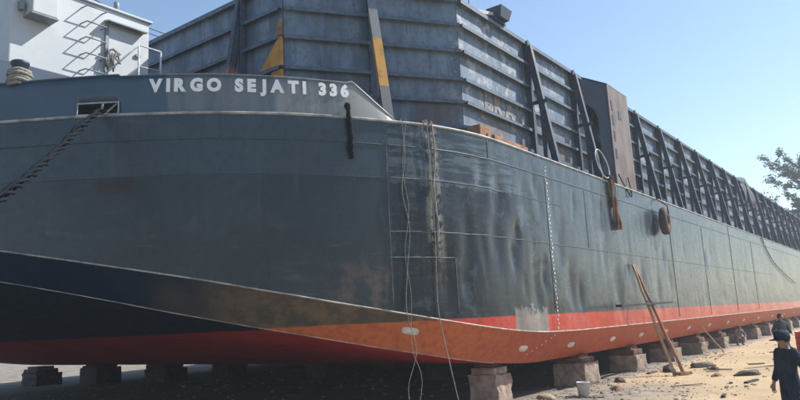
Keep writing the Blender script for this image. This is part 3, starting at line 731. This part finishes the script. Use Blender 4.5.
def keel_block(X, Y, label, top, wx=.95, wy=.8, group='keel blocks under the barge', first=False, base='concrete'):
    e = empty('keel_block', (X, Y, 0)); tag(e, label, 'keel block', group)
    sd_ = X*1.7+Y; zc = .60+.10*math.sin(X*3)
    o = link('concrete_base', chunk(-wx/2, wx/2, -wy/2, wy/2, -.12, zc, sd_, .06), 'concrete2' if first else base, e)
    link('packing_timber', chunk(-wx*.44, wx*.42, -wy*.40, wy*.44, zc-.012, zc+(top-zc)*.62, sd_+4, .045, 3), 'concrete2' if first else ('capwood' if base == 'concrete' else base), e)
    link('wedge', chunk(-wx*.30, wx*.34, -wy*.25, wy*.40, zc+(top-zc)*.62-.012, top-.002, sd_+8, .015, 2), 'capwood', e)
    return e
BX = [15.25, 19.75, 24.25, 28.7, 33.1, 37.4, 41.7, 46.2, 50.6, 55, 59.5, 64, 68.5, 73]
ordn = ['second', 'third', 'fourth', 'fifth', 'sixth', 'seventh', 'eighth', 'ninth', 'tenth', 'eleventh', 'twelfth', 'thirteenth', 'fourteenth']
keel_block(15.25, 1.1, 'biggest pinkish concrete block under the hull, nearest the bow corner', interp(ZG, 15.0)-.005, .75, .82, first=True)
for k, X in enumerate(BX[1:]):
    keel_block(X, .72, ordn[k]+' concrete keel block along the hull edge counted from the bow corner', .85, 1.1, 1.0)
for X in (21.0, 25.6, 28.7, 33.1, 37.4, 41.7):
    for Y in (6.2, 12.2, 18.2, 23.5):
        keel_block(X, Y, 'keel block coloured near-black for the deep shade under the hull', .85, 1.1, 1.1, 'inner keel blocks in the shade', base='black')  # shade under the hull put into the black block colour

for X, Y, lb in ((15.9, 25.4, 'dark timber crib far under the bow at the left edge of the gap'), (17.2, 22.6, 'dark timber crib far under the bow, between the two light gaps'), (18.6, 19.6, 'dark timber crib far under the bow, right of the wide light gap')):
    keel_block(X, Y, lb, .84, 1.2, 1.5, 'timber cribs beyond the bow', base='black')  # black colour stands in for the deep shade on the cribs
# ------------------------------------------------------------------ ropes and hangings
def rope(name, pts, r, mat, label, cat='rope', strands=0, group=None, tw=2.2):
    pts = catmull([tuple(p) for p in pts], 8)
    if not strands: o = MB().tube(pts, r, 6).build(name, mat, None, True)
    else:
        m = MB(); P = [Vector(p) for p in pts]; L_ = 0
        fine = []
        for a, b in zip(P, P[1:]):
            n_ = max(1, int((b-a).length/.05))
            for j in range(n_): fine.append(a.lerp(b, j/n_))
        fine.append(P[-1])
        for s_ in range(strands):
            q = []
            for i, p in enumerate(fine):
                d = (fine[min(i+1, len(fine)-1)]-fine[max(i-1, 0)]).normalized(); a = d.cross(Vector((.3, .2, 1))).normalized(); b = d.cross(a)
                th = 2*math.pi*s_/strands+i*.05*tw*2*math.pi; rr = r*(.75+.75*nz(i*.17, s_*7.3, 1))
                q.append(p+a*math.cos(th)*rr+b*math.sin(th)*rr)
            m.tube(q, r*.58, 5)
        o = m.build(name, mat, None, True)
    tag(o, label, cat, group); return o
fl = wp((sF0+sF1)/2-.1, DECK+.10, 0)
rope('mooring_rope', [fl+Vector((.5,.4,.1)), fl, fl+Vector((-.5,-.45,-.35)), (5.05,2.75,4.92), (3.75,1.39,3.86), (2.2,-.25,2.62), (.6,-2.0,1.3), (-.9,-3.6,.02)], .05, 'drope', 'thick dark twisted mooring rope running from the bow opening down to the left', strands=3, tw=1.3)
rope('hanging_rope', [hp(10.38,6.62,.0), hp(10.38,6.45,.06), hp(10.40,6.0,.07), hp(10.41,5.45,.07)], .05, 'drope', 'short dark rope end hanging from the bulwark below the number 336', strands=3, tw=3)
rope('thin_rope', [hp(11.48,6.40,-.06), hp(11.46,6.33,.06), hp(11.50,5.6,.06), hp(11.40,4.8,.07), hp(11.52,4.0,.06), hp(11.42,3.1,.07), hp(11.36,2.3,.09), hp(11.50,1.5,.12), hp(11.3,.75,.12), hp(11.42,.03,.1)], .007, 'rope', 'thin wavy rope hanging at the bow corner left of the straight cord')
rope('thin_rope', [hp(11.56,6.40,-.06), hp(11.55,6.33,.06), hp(11.44,5.3,.06), hp(11.52,4.4,.06), hp(11.40,3.5,.06), hp(11.47,2.6,.08), hp(11.40,1.6,.14), hp(11.58,.9,.12), hp(11.36,.02,.2)], .006, 'rope', 'thinner wavy rope twined around the one at the bow corner')
rope('pale_cord', [hp(12.03,6.40,-.06), hp(12.04,6.34,.06), hp(12.06,5.2,.05), hp(12.08,4.0,.06), hp(12.06,3.0,.06), hp(12.06,2.2,.07), hp(12.14,1.2,.22), hp(12.22,.02,.45)], .010, 'rope', 'straight pale cord hanging from the deck edge to the ground at the bow corner')
rope('frayed_rope_bunch', [hp(12.16,6.40,-.05), hp(12.16,6.35,.06), hp(12.2,5.6,.05), hp(12.12,4.9,.06), hp(12.17,4.1,.06), hp(12.13,3.7,.06)], .020, 'rope', 'bunch of pale frayed strands beside the straight cord on the bow corner', strands=3, tw=.5)
rope('brown_rope', [hp(22.1,6.5,-.1), hp(22.05,6.40,.07), hp(22.1,5.9,.10), hp(22.2,5.3,.11), hp(22.3,4.72,.09)], .085, 'brope', 'thick frayed brown rope hanging over the deck edge left of the tyre', strands=4, tw=.35)
tw_ = [(tw0+.3,.14,DECK+.5)]+[(tw0+.3+.95*k/6, .12-.20*math.sin(math.pi*k/6), DECK+.45-.75*math.sin(math.pi*k/6)) for k in range(1, 6)]+[(tw0+1.3,.14,DECK+.5)]
rope('chain_loop', tw_, .022, 'drope', 'dark loop of chain sagging below the rusty box tower', 'chain')
rope('trailing_line', [(50.0,.06,6.42),(50.0,-.04,6.3),(51.2,-.05,5.6),(53.5,-.06,4.8),(57,-.08,4.2),(62,-.1,3.5)], .03, 'black', 'thin dark line slanting down the far hull side near the right edge', 'line')
m = MB(); m.tube([(21.75+.50*math.cos(2*math.pi*k/28), .02+.10*math.sin(2*math.pi*k/28), DECK+.56+.5*math.sin(2*math.pi*k/28)) for k in range(29)], .022, 6, False)
tag(m.build('hose_ring', 'railm', None, True), 'pale ring of hose leaning on the deck edge before the box tower', 'hose')
# tyre fender
def torus(R_, r_, sx, mats='tyre'):
    m = MB(); n1, n2 = 36, 14
    for i in range(n1):
        a = 2*math.pi*i/n1
        for j in range(n2):
            b = 2*math.pi*j/n2; cb = math.copysign(abs(math.cos(b))**.6, math.cos(b)); sbb = math.copysign(abs(math.sin(b))**.75, math.sin(b))
            rr = R_+r_*cb; m.v.append((rr*math.cos(a), sbb*sx, rr*math.sin(a)))
    for i in range(n1):
        for j in range(n2): m.f.append((i*n2+j, ((i+1)%n1)*n2+j, ((i+1)%n1)*n2+(j+1)%n2, i*n2+(j+1)%n2))
    return m
ty = empty('tyre_fender', (27.25, -.26, 5.42)); tag(ty, 'worn reddish black tyre fender hanging on the hull side', 'tyre')
link('tyre', torus(.36, .18, .15).build('x', 'tyre', None, True).data, None, ty, True)
bpy.data.objects.remove(bpy.data.objects['x'])
o = MB().tube([(0,.0,.18),(0,-.17,.3),(0,-.15,.58),(0,.05,.75),(0,.24,.93),(.0,.34,.95)], .022, 6).build('lashing', 'drope', ty, True)
ty.rotation_euler = (.0, 0, .1)

# ------------------------------------------------------------------ things on the deck, left and right
def plank(name, p, q, w, h, mat, label, cat='plank', group=None, upv=(0,0,1), bevel=.006):
    o = MB().bar(p, q, w, h, upv).build(name, mat, None, False, bevel); return tag(o, label, cat, group)
cr = empty('timber_block', (14.5, .5, DECK)); tag(cr, 'rust brown timber block with a dark hole standing on the deck edge', 'timber block')
MB().hexa([(-.32,-.22,0),(.34,-.22,0),(.34,.2,0),(-.32,.2,0),(-.32,-.22,.62),(.34,-.22,.6),(.34,.2,.6),(-.32,.2,.62)]).build('block', 'crate', cr, False, .02)
MB().lathe([(0,0),(.05,0),(.05,.02),(0,.02)], 14).build('hole_disc', 'black', cr).matrix_local = Matrix.Translation((.08,-.219,.33)) @ Matrix.Rotation(math.pi/2, 4, 'X')  # black disc stands for the dark inside of the hole
plank('deck_beam', (14.9,.38,DECK+.17), (16.7,.36,DECK+.13), .22, .26, 'crate', 'rusty brown beam lying on the deck beside the block with the hole', 'beam')
plank('deck_board', (14.9,.66,DECK+.42), (16.5,.62,DECK+.31), .16, .07, 'stencil', 'pale board leaning along the rusty beam on the deck', 'board', upv=(0,-.5,1))
plank('deck_pipe', (12.1,.62,DECK+.08), (13.6,.5,DECK+.08), .12, .12, 'capwood', 'brown pipe lying on the deck edge at the bow corner', 'pipe')
# rope coil on bollard
m = MB()
for k in range(5): m.tube([(5.98+(.19+.02*(k%2))*math.cos(t*.3), 6.18+(.19+.02*(k%2))*math.sin(t*.3), DECK+.82+.07*k+.01*math.sin(t)) for t in range(22)], .04, 6, False)
tag(m.build('rope_coil', 'rope', None, True), 'tan rope coil wound round the bollard beside the white deck house', 'rope coil')
# cloth on door latch
m = MB(); rr_ = random.Random(2)
for k in range(9):
    a = Vector((8.14+rr_.uniform(-.12,.28), HY0-.09, HZ1-1.12+rr_.uniform(-.05,.1))); m.tube([a, a+Vector((rr_.uniform(-.1,.1),-.05,rr_.uniform(-.22,-.08))), a+Vector((rr_.uniform(-.15,.15),-.02,rr_.uniform(-.5,-.25)))], .022, 5)
m.tube([(8.1,HY0-.1,HZ1-1.15),(8.3,HY0-.1,HZ1-1.02),(8.5,HY0-.08,HZ1-1.1)], .03, 6)
tag(m.build('cable_bundle', 'stencil', None, True), 'tangled grey cable bundle hanging at the white house door', 'cable bundle')
# tarp heap over the far wall
bm = bmesh.new(); bmesh.ops.create_grid(bm, x_segments=26, y_segments=14, size=1)
for v in bm.verts:
    u, w = v.co.x, v.co.y
    x = 52.2+u*1.9; a = w*2.2
    y = .95+.32*math.sin(a*.55)*-1 if True else 0
    y = .98-.30*(1 if w < 0 else -1)*min(1, abs(w)*1.4); z = TOP+.42-abs(w)**1.3*1.7-.25*u*u
    v.co = Vector((x, y+.10*nz(x*2, w*3, 0), z+.22*nz(x*1.3, w*2, 4)))
me = bpy.data.meshes.new('tarp'); bm.to_mesh(me); bm.free()
o = link('tarpaulin', me, 'tarp', None, True); sm = o.modifiers.new('s', 'SOLIDIFY'); sm.thickness = .02
tag(o, 'grey blue tarpaulin bundled over the far part of the cargo wall', 'tarpaulin')

# ------------------------------------------------------------------ yard: poles, plank, debris
def pole(p, q, r, label, mat='wood'):
    p, q = Vector(p), Vector(q); pts = [p.lerp(q, k/8)+Vector((.012*math.sin(k*1.7), .01*math.cos(k*2.1), 0)) for k in range(9)]
    return tag(MB().tube(pts, [r*(1.1-.25*k/8) for k in range(9)], 8).build('wooden_pole', mat, None, True), label, 'pole', 'poles leaning on the hull')
pole((22.80,-1.52,-.02), (23.50,-.07,3.62), .052, 'reddish wooden pole leaning on the hull, the lower right of the pair', 'crate')
pole((22.72,-1.25,-.02), (23.40,-.07,3.60), .048, 'pale wooden pole leaning on the hull, the left of the pair', 'pale')
plank('stage_plank', (20.1,-.62,2.22), (25.2,-.66,2.28), .20, .07, 'black', 'dark horizontal plank lashed across the two leaning poles', 'plank')
rope('lashing_rope', [(23.02,-.70,2.30),(23.05,-.80,2.22),(23.1,-.55,2.20),(23.12,-.52,2.34),(23.05,-.72,2.32)], .014, 'rope', 'rope lashing that ties the dark plank to the leaning poles', 'rope')
plank('pole_foot_block', (22.6,-1.38,.05), (23.05,-1.62,.05), .2, .09, 'crate', 'orange brown wood block at the foot of the leaning poles', 'wood block')
pole((33.9,-.35,-.02), (33.0,.35,1.28), .03, 'thin pale stick leaning under the hull behind the poles', 'pale')
m = MB().lathe([(.0,.01),(.13,.01),(.16,.33),(.172,.335),(.172,.35),(.155,.35),(.125,.03),(0,.03)], 20); bk = empty('bucket', (16.9,-.62,gz(16.9,-.62)-.01)); tag(bk, 'pale plastic bucket on the gravel near the second keel block', 'bucket')
m.build('shell', 'bucket', bk, True); MB().tube([(.165*math.cos(a),.165*math.sin(a)*.5-.09,.33-.10*math.sin(a)) for a in [math.pi*k/10 for k in range(11)]], .006, 5).build('handle', 'steelg', bk, True)
def rock(loc, sx, sy, sz, seed, mat, name, label, cat, rz=0, group=None):
    bm = bmesh.new(); bmesh.ops.create_icosphere(bm, subdivisions=3, radius=1)
    for v in bm.verts:
        k = 1+.35*nz(v.co.x+seed, v.co.y, v.co.z, 1.2)+.14*nz(v.co.x, v.co.y+seed, v.co.z, 3.2); v.co = Vector((v.co.x*sx*k, v.co.y*sy*k, max(-.35, v.co.z)*sz*k))
    me = bpy.data.meshes.new(name); bm.to_mesh(me); bm.free(); o = link(name, me, mat, None, True)
    o.location = (loc[0], loc[1], gz(loc[0], loc[1])+sz*.25); o.rotation_euler.z = rz; return tag(o, label, cat, group)
rock((23.9,-.75), .34, .2, .2, 1, 'black', 'rubber_lump', 'dark rubber lump on the sand behind the foot of the poles', 'rubber lump', .3)
rock((25.6,-1.35), .55, .16, .15, 2, 'boot', 'log', 'short dark log lying on the sand right of the leaning poles', 'log', -.5)
rock((20.3,-.35), .26, .16, .11, 3, 'capwood', 'rusty_scrap', 'small rusty scrap lump on the ground before the second keel block', 'scrap', .5)
rock((22.7,-3.35), .42, .16, .12, 4, 'boot', 'log', 'dark driftwood lump on the sand left of the walking man', 'log', -.75)
rock((24.6,-2.0), .16, .12, .08, 5, 'capwood', 'stone', 'small dark stone on open sand between the poles and the driftwood', 'stone')
rock((22.2,-2.6), .26, .10, .08, 6, 'wood', 'wood_chip', 'brown wood chunk on the sand in front of the poles', 'wood chunk', -.2)
rock((18.3,-1.0), .3, .14, .09, 7, 'wood', 'wood_chip', 'splintered wood chunk on the gravel right of the bucket', 'wood chunk', .4)
rock((16.2,.1), .35, .18, .1, 8, 'pale', 'wood_chip', 'pale driftwood root lying beside the nearest keel block', 'wood chunk', .8)
rd = random.Random(11)
for k in range(15):
    x = rd.uniform(16.5, 34); y = rd.uniform(-4.6, -.2); L_ = rd.uniform(.25, .95); a = rd.uniform(0, math.pi)
    z = gz(x, y)+.025; p = Vector((x, y, z)); d = Vector((math.cos(a), math.sin(a), rd.uniform(-.03, .03)))*L_/2
    o = MB().bar(p-d, p+d, rd.uniform(.04, .12), rd.uniform(.02, .05)).build('wood_scrap', rd.choice(['wood', 'pale', 'pale', 'capwood', 'boot']), None, False, .004)
    tag(o, 'loose strip of scrap wood lying on the sandy yard', 'wood scrap', 'wood scraps strewn over the yard')
m = MB()
def pebble(x, y, s):
    k = len(m.v); z = gz(x, y)+s*.12; a0 = rd.uniform(0, 6.28); st = rd.uniform(.5, 1)
    for zz, r_ in ((-.5,.8), (.1,1), (.5,.55)):
        for j in range(5):
            a = a0+j*1.2566; r2 = s*r_*rd.uniform(.7, 1.15); m.v.append((x+r2*math.cos(a), y+r2*math.sin(a)*st, z+zz*s*.7))
    for l in range(2):
        for j in range(5): m.f.append((k+l*5+j, k+l*5+(j+1)%5, k+l*5+5+(j+1)%5, k+l*5+5+j))
    m.f.append(tuple(k+10+j for j in range(5)))
for _ in range(1500):
    t = rd.random()
    if t < .5: x, y = rd.uniform(14, 34), rd.gauss(-.2, .7)
    elif t < .75: x, y = rd.uniform(14, 20.5), rd.uniform(-4, .5)
    else: x, y = rd.uniform(14, 50), rd.uniform(-6, 0)
    pebble(x, y, min(.09, .012+abs(rd.gauss(0, .028))))
for _ in range(500): pebble(rd.uniform(10, 24), rd.uniform(3, 22), .015+abs(rd.gauss(0, .04)))
tag(m.build('rubble', 'stone', None, False), 'loose stones and chips strewn along the hull on the yard ground', 'rubble', kind='stuff')
# red drum
dr = empty('red_drum', (30.5,-3.98,gz(30.5,-3.98)-.01)); tag(dr, 'red steel drum standing on the sand behind the walking man', 'drum')
pf = [(0,0),(.29,0),(.30,.02)]
for k in range(1, 4):
    pf += [(.29,.02+k*.225-.03),(.305,.02+k*.225),(.29,.02+k*.225+.03)]
pf += [(.29,.9),(.302,.91),(.302,.94),(.285,.94),(.28,.915),(0,.915)]
MB().lathe(pf, 28).build('barrel', 'redm', dr, True); MB().lathe([(0,.0),(.035,0),(.035,.02),(0,.02)], 10, (.15,.1,.915)).build('bung', 'steelg', dr)

# ------------------------------------------------------------------ people
def skin_obj(name, V, E, Rr, mat, parent, root=0, sub_=2):
    me = bpy.data.meshes.new(name); me.from_pydata(V, E, []); me.materials.append(M[mat])
    o = bpy.data.objects.new(name, me); COL.objects.link(o); o.parent = parent
    sk = o.modifiers.new('skin', 'SKIN'); sk.use_smooth_shade = True
    if not me.skin_vertices: me.attributes.new('skin', 'FLOAT', 'POINT')
    lay = me.skin_vertices[0].data
    for i, r_ in enumerate(Rr):
        lay[i].radius = r_ if isinstance(r_, tuple) else (r_, r_); lay[i].use_root = (i == root)
    s_ = o.modifiers.new('sub', 'SUBSURF'); s_.levels = sub_; s_.render_levels = sub_
    return o
class Fig:
    def __init__(s): s.V = []; s.E = []; s.R = []; s.n = {}
    def add(s, name, co, r, frm=None):
        s.V.append(tuple(co)); s.R.append(r); s.n[name] = len(s.V)-1
        if frm is not None: s.E.append((s.n[frm], len(s.V)-1))
    def chain(s, start, items):
        p = start
        for nm, co, r in items: s.add(nm, co, r, p); p = nm
def person(loc, rz, J, label, cloth, cap=None, hairy=True, trouser=None):
    e = empty('person', loc, rz); tag(e, label, 'person')
    b = Fig()
    b.add('pelvis', J['pelvis'], .11)
    b.chain('pelvis', [('spine', J['spine'], .10), ('chest', J['chest'], .11), ('neck', J['neck'], .055), ('hb', J['head0'], .07), ('hm', J['head1'], .088), ('ht', J['head2'], .062)])
    f = Vector(J['face']); b.add('nose', Vector(J['head1'])+f*.105+Vector((0,0,-.03)), .014, 'hm')
    for s_ in ('l', 'r'):
        b.chain('chest', [('sh'+s_, J['sh'+s_], .058), ('el'+s_, J['el'+s_], .042), ('wr'+s_, J['wr'+s_], .028)])
        wr = Vector(J['wr'+s_]); dirn = Vector(J['hd'+s_]).normalized(); palm = wr+dirn*.06; b.add('pl'+s_, palm, (.036, .018), 'wr'+s_)
        sd_ = Vector((0, 1, 0)) if abs(dirn.y) < .8 else Vector((1, 0, 0)); inw = Vector((-1 if s_ == 'r' else 1, 0, 0))
        for k, ln in enumerate((.07, .08, .075, .06)):
            o_ = sd_*(.027-.018*k); a = palm+dirn*.028+o_; c = a+dirn*ln*.55+inw*.012; d_ = c+dirn*ln*.4+inw*.03
            b.chain('pl'+s_, [(f'f{k}a'+s_, a, .010), (f'f{k}b'+s_, c, .009), (f'f{k}c'+s_, d_, .008)])
        t0 = wr+dirn*.03+sd_*.034; b.chain('pl'+s_, [('t0'+s_, t0, .012), ('t1'+s_, t0+dirn*.035+sd_*.02, .010), ('t2'+s_, t0+dirn*.06+sd_*.02+inw*.01, .008)])
        b.chain('pelvis', [('hp'+s_, J['hp'+s_], .085), ('kn'+s_, J['kn'+s_], .058), ('an'+s_, J['an'+s_], .038)])
        an = Vector(J['an'+s_]); b.add('to'+s_, an+Vector(J.get('ft', (0,.16,0)))+Vector((0,0,-.05)), .03, 'an'+s_)
    body = skin_obj('body', b.V, b.E, b.R, 'skin', e)
    c = Fig(); c.add('pelvis', J['pelvis'], (.155, .125))
    c.chain('pelvis', [('spine', J['spine'], (.135, .11)), ('chest', J['chest'], (.155, .12)), ('collar', Vector(J['chest']).lerp(Vector(J['neck']), .8), .085), ('collar_top', Vector(J['neck']).lerp(Vector(J['head0']), .25), .075)])
    for s_ in ('l', 'r'):
        el, wr = Vector(J['el'+s_]), Vector(J['wr'+s_])
        c.chain('chest', [('sh'+s_, J['sh'+s_], .08), ('ua'+s_, Vector(J['sh'+s_]).lerp(el, .5), .075), ('el'+s_, el, .066), ('cf'+s_, el.lerp(wr, .93), .05)])
    for s_ in ('l', 'r'):
        kn, an = Vector(J['kn'+s_]), Vector(J['an'+s_])
        c.chain('pelvis', [('hp'+s_, J['hp'+s_], .108), ('th'+s_, Vector(J['hp'+s_]).lerp(kn, .5), .105), ('kn'+s_, kn, .10), ('cv'+s_, kn.lerp(an, .5), .095), ('an'+s_, kn.lerp(an, .93), .078)])
    skin_obj('coverall', c.V, c.E, c.R, cloth, e)
    for s_ in ('l', 'r'):
        an = Vector(J['an'+s_]); c = Fig(); ft = Vector(J.get('ft', (0,.16,0)))
        c.add('a', an+Vector((0,0,.04)), .055); c.chain('a', [('h', an+Vector((0,0,-.045)), .055), ('m', an+ft*.6+Vector((0,0,-.05)), (.048,.042)), ('t', an+ft*1.15+Vector((0,0,-.058)), (.044,.032))])
        skin_obj('boot', c.V, c.E, c.R, 'boot', e)
    h1 = Vector(J['head1']); fv = f.normalized(); sv = Vector((fv.y, -fv.x, 0))
    if cap:
        m = MB(); n_ = 18; rings = [(.108,-.005),(.110,.03),(.10,.075),(.072,.105),(.03,.118),(.0,.12)]
        for r_, z in rings:
            for j in range(n_):
                a = 2*math.pi*j/n_; p = h1+fv*(math.cos(a)*r_*1.08)+sv*(math.sin(a)*r_*.95)+Vector((0,0,z+.015)); m.v.append(tuple(p))
        for i in range(len(rings)-1):
            for j in range(n_): m.f.append((i*n_+j, i*n_+(j+1)%n_, (i+1)*n_+(j+1)%n_, (i+1)*n_+j))
        k = len(m.v)
        for rr in (.10, .16, .195):
            for j in range(9):
                a = -1.05+2.1*j/8; ex = rr if rr < .11 else .10+(rr-.10)*math.cos(a*.9); m.v.append(tuple(h1+fv*(math.cos(a)*ex*1.08)+sv*(math.sin(a)*ex*.95)+Vector((0,0,.012-(rr-.10)*.25))))
        for i in range(2):
            for j in range(8): m.f.append((k+i*9+j, k+i*9+j+1, k+(i+1)*9+j+1, k+(i+1)*9+j))
        o = m.build('cap', cap, e, True); sm = o.modifiers.new('s', 'SOLIDIFY'); sm.thickness = .006
    bm = bmesh.new(); bmesh.ops.create_icosphere(bm, subdivisions=3, radius=1)
    for v in bm.verts:
        p = v.co.copy(); q = h1+Vector((0,0,.012))+fv*(p.y*.108-.012)+sv*(p.x*.098)+Vector((0,0,p.z*.112))
        if p.y > .25 and p.z < .55: q -= fv*.045
        if p.z < -.55: q.z += .03
        v.co = q
    me = bpy.data.meshes.new('hair'); bm.to_mesh(me); bm.free(); link('hair', me, 'hair', e, True)
    for s_ in (-1, 1):
        MB().lathe([(0,-.011),(.009,-.006),(.012,0),(.009,.006),(0,.011)], 8, h1+fv*.083+sv*(.033*s_)+Vector((0,0,-.005))).build('eye', 'hair', e, True)
    return e
STAND = dict(pelvis=(0,0,.95), spine=(0,.01,1.1), chest=(0,.0,1.30), neck=(0,.0,1.46), head0=(0,.02,1.54), head1=(0,.035,1.60), head2=(0,.03,1.665), face=(0,1,0),
    shl=(-.175,0,1.395), ell=(-.31,-.05,1.14), wrl=(-.335,.06,.90), hdl=(0,.25,-1), shr=(.175,0,1.395), elr=(.31,-.08,1.14), wrr=(.34,.02,.91), hdr=(0,.2,-1),
    hpl=(-.095,0,.90), knl=(-.12,.08,.50), anl=(-.12,.0,.10), hpr=(.095,0,.90), knr=(.12,-.02,.50), anr=(.12,-.14,.11))
near = (11.8, -6.0)
pn = person((near[0], near[1], gz(*near)-.0), math.radians(48), STAND, 'man in navy work clothes and cap standing at the right edge looking left', 'navyc', cap='navyc')
pn.scale = (.96, .96, .96)
cr.scale = (.85, .9, .72)
far_ = dict(STAND); far_['ell'] = (-.30,.05,1.16); far_['wrl'] = (-.20,.22,1.02); far_['hdl'] = (.4,.8,-.3)
person((26.9, -3.78, gz(26.9,-3.78)), math.radians(150), far_, 'bareheaded man in dark grey clothes standing behind the man with the cap', 'greyc')
CR = dict(pelvis=(0,-.16,.30), spine=(0,-.10,.45), chest=(0,.06,.62), neck=(0,.16,.76), head0=(0,.20,.83), head1=(0,.23,.885), head2=(0,.23,.945), face=(0,1,-.2),
    shl=(-.17,.09,.70), ell=(-.24,.26,.50), wrl=(-.14,.44,.42), hdl=(.2,.8,-.4), shr=(.17,.09,.70), elr=(.24,.26,.50), wrr=(.14,.44,.42), hdr=(-.2,.8,-.4),
    hpl=(-.10,-.13,.28), knl=(-.16,.24,.42), anl=(-.14,.02,.10), hpr=(.10,-.13,.28), knr=(.16,.24,.42), anr=(.14,.02,.10))
person((39.3, .02, gz(39.3,.02)), math.radians(120), CR, 'worker in dusty grey clothes crouching beside the keel blocks under the hull', 'palec')

# ------------------------------------------------------------------ tree beyond the stern
def tree(loc, height, crown, seed, label, nleaf=16000):
    r = random.Random(seed); e = empty('tree', loc); tag(e, label, 'tree', 'trees beyond the stern')
    t = MB(); trunk = [Vector((0,0,-.2)), Vector((.3,.1,height*.2)), Vector((-.1,.4,height*.42)), Vector((.3,.2,height*.6)), Vector((.1,.1,height*.82))]
    t.tube(catmull([tuple(v) for v in trunk], 5), [.55-.45*k/20 for k in range(21)], 10).build('trunk', 'bark', e, True)
    lm = MB(); tips = []
    for k in range(70):
        z0 = height*r.uniform(.32, .8); a = r.uniform(0, 6.28); base = Vector((.1,.15,z0)); fr = 1-abs(z0/height-.55)*1.1
        L_ = crown*fr*r.uniform(.45, 1.1); d = Vector((math.cos(a), math.sin(a), r.uniform(.15, .7))).normalized()
        pts = [base]; p = base
        for q in range(5): d = (d+Vector((r.uniform(-.3,.3), r.uniform(-.3,.3), r.uniform(-.12,.2)))).normalized(); p = p+d*L_/5; pts.append(p)
        lm.tube(pts, [.16-.026*q for q in range(6)], 6)
        for q in range(2, 6):
            for _ in range(3):
                dd = (d+Vector((r.uniform(-1,1), r.uniform(-1,1), r.uniform(-.5,.7)))).normalized(); tip = pts[q]+dd*r.uniform(.5, 1.7)
                lm.tube([pts[q], (pts[q]+tip)/2+Vector((0,0,.08)), tip], [.045,.03,.012], 4); tips.append((pts[q], tip))
    lm.build('limbs', 'bark', e, True)
    cm_ = MB()
    for _ in range(nleaf):
        a, b = r.choice(tips); t_ = r.uniform(.25, 1.15); p = a.lerp(b, t_)+Vector((r.gauss(0,.22), r.gauss(0,.22), r.gauss(0,.16)))
        u = Vector((r.gauss(0,1), r.gauss(0,1), r.gauss(0,.5))).normalized(); w = u.cross(Vector((r.gauss(0,1), r.gauss(0,1), r.gauss(0,1)))).normalized(); s_ = r.uniform(.12, .28)
        cm_.add([p-u*s_, p+w*s_*.42, p+u*s_, p-w*s_*.42], [(0,1,2,3)])
    c = cm_.build('crown', 'leaf', e); return e
tree((107, .4, 0), 23.5, 8.4, 5, 'tall feathery tree rising behind the far end of the barge at the right edge', 33000)
# ------------------------------------------------------------------ air
hz = MB().box(-60, 260, -160, 260, -1.6, 27).build('haze', None)
hm = bpy.data.materials.new('haze_air'); hm.use_nodes = True; t_ = hm.node_tree; t_.nodes.remove(t_.nodes['Principled BSDF'])
pv = t_.nodes.new('ShaderNodeVolumePrincipled'); pv.inputs['Color'].default_value = (.86, .93, 1, 1); pv.inputs['Density'].default_value = .0014; pv.inputs['Anisotropy'].default_value = .2
t_.links.new(pv.outputs[0], t_.nodes['Material Output'].inputs['Volume']); hz.data.materials.append(hm)
tag(hz, kind='stuff', label='thin pale blue daylight haze over the whole yard', cat='haze')
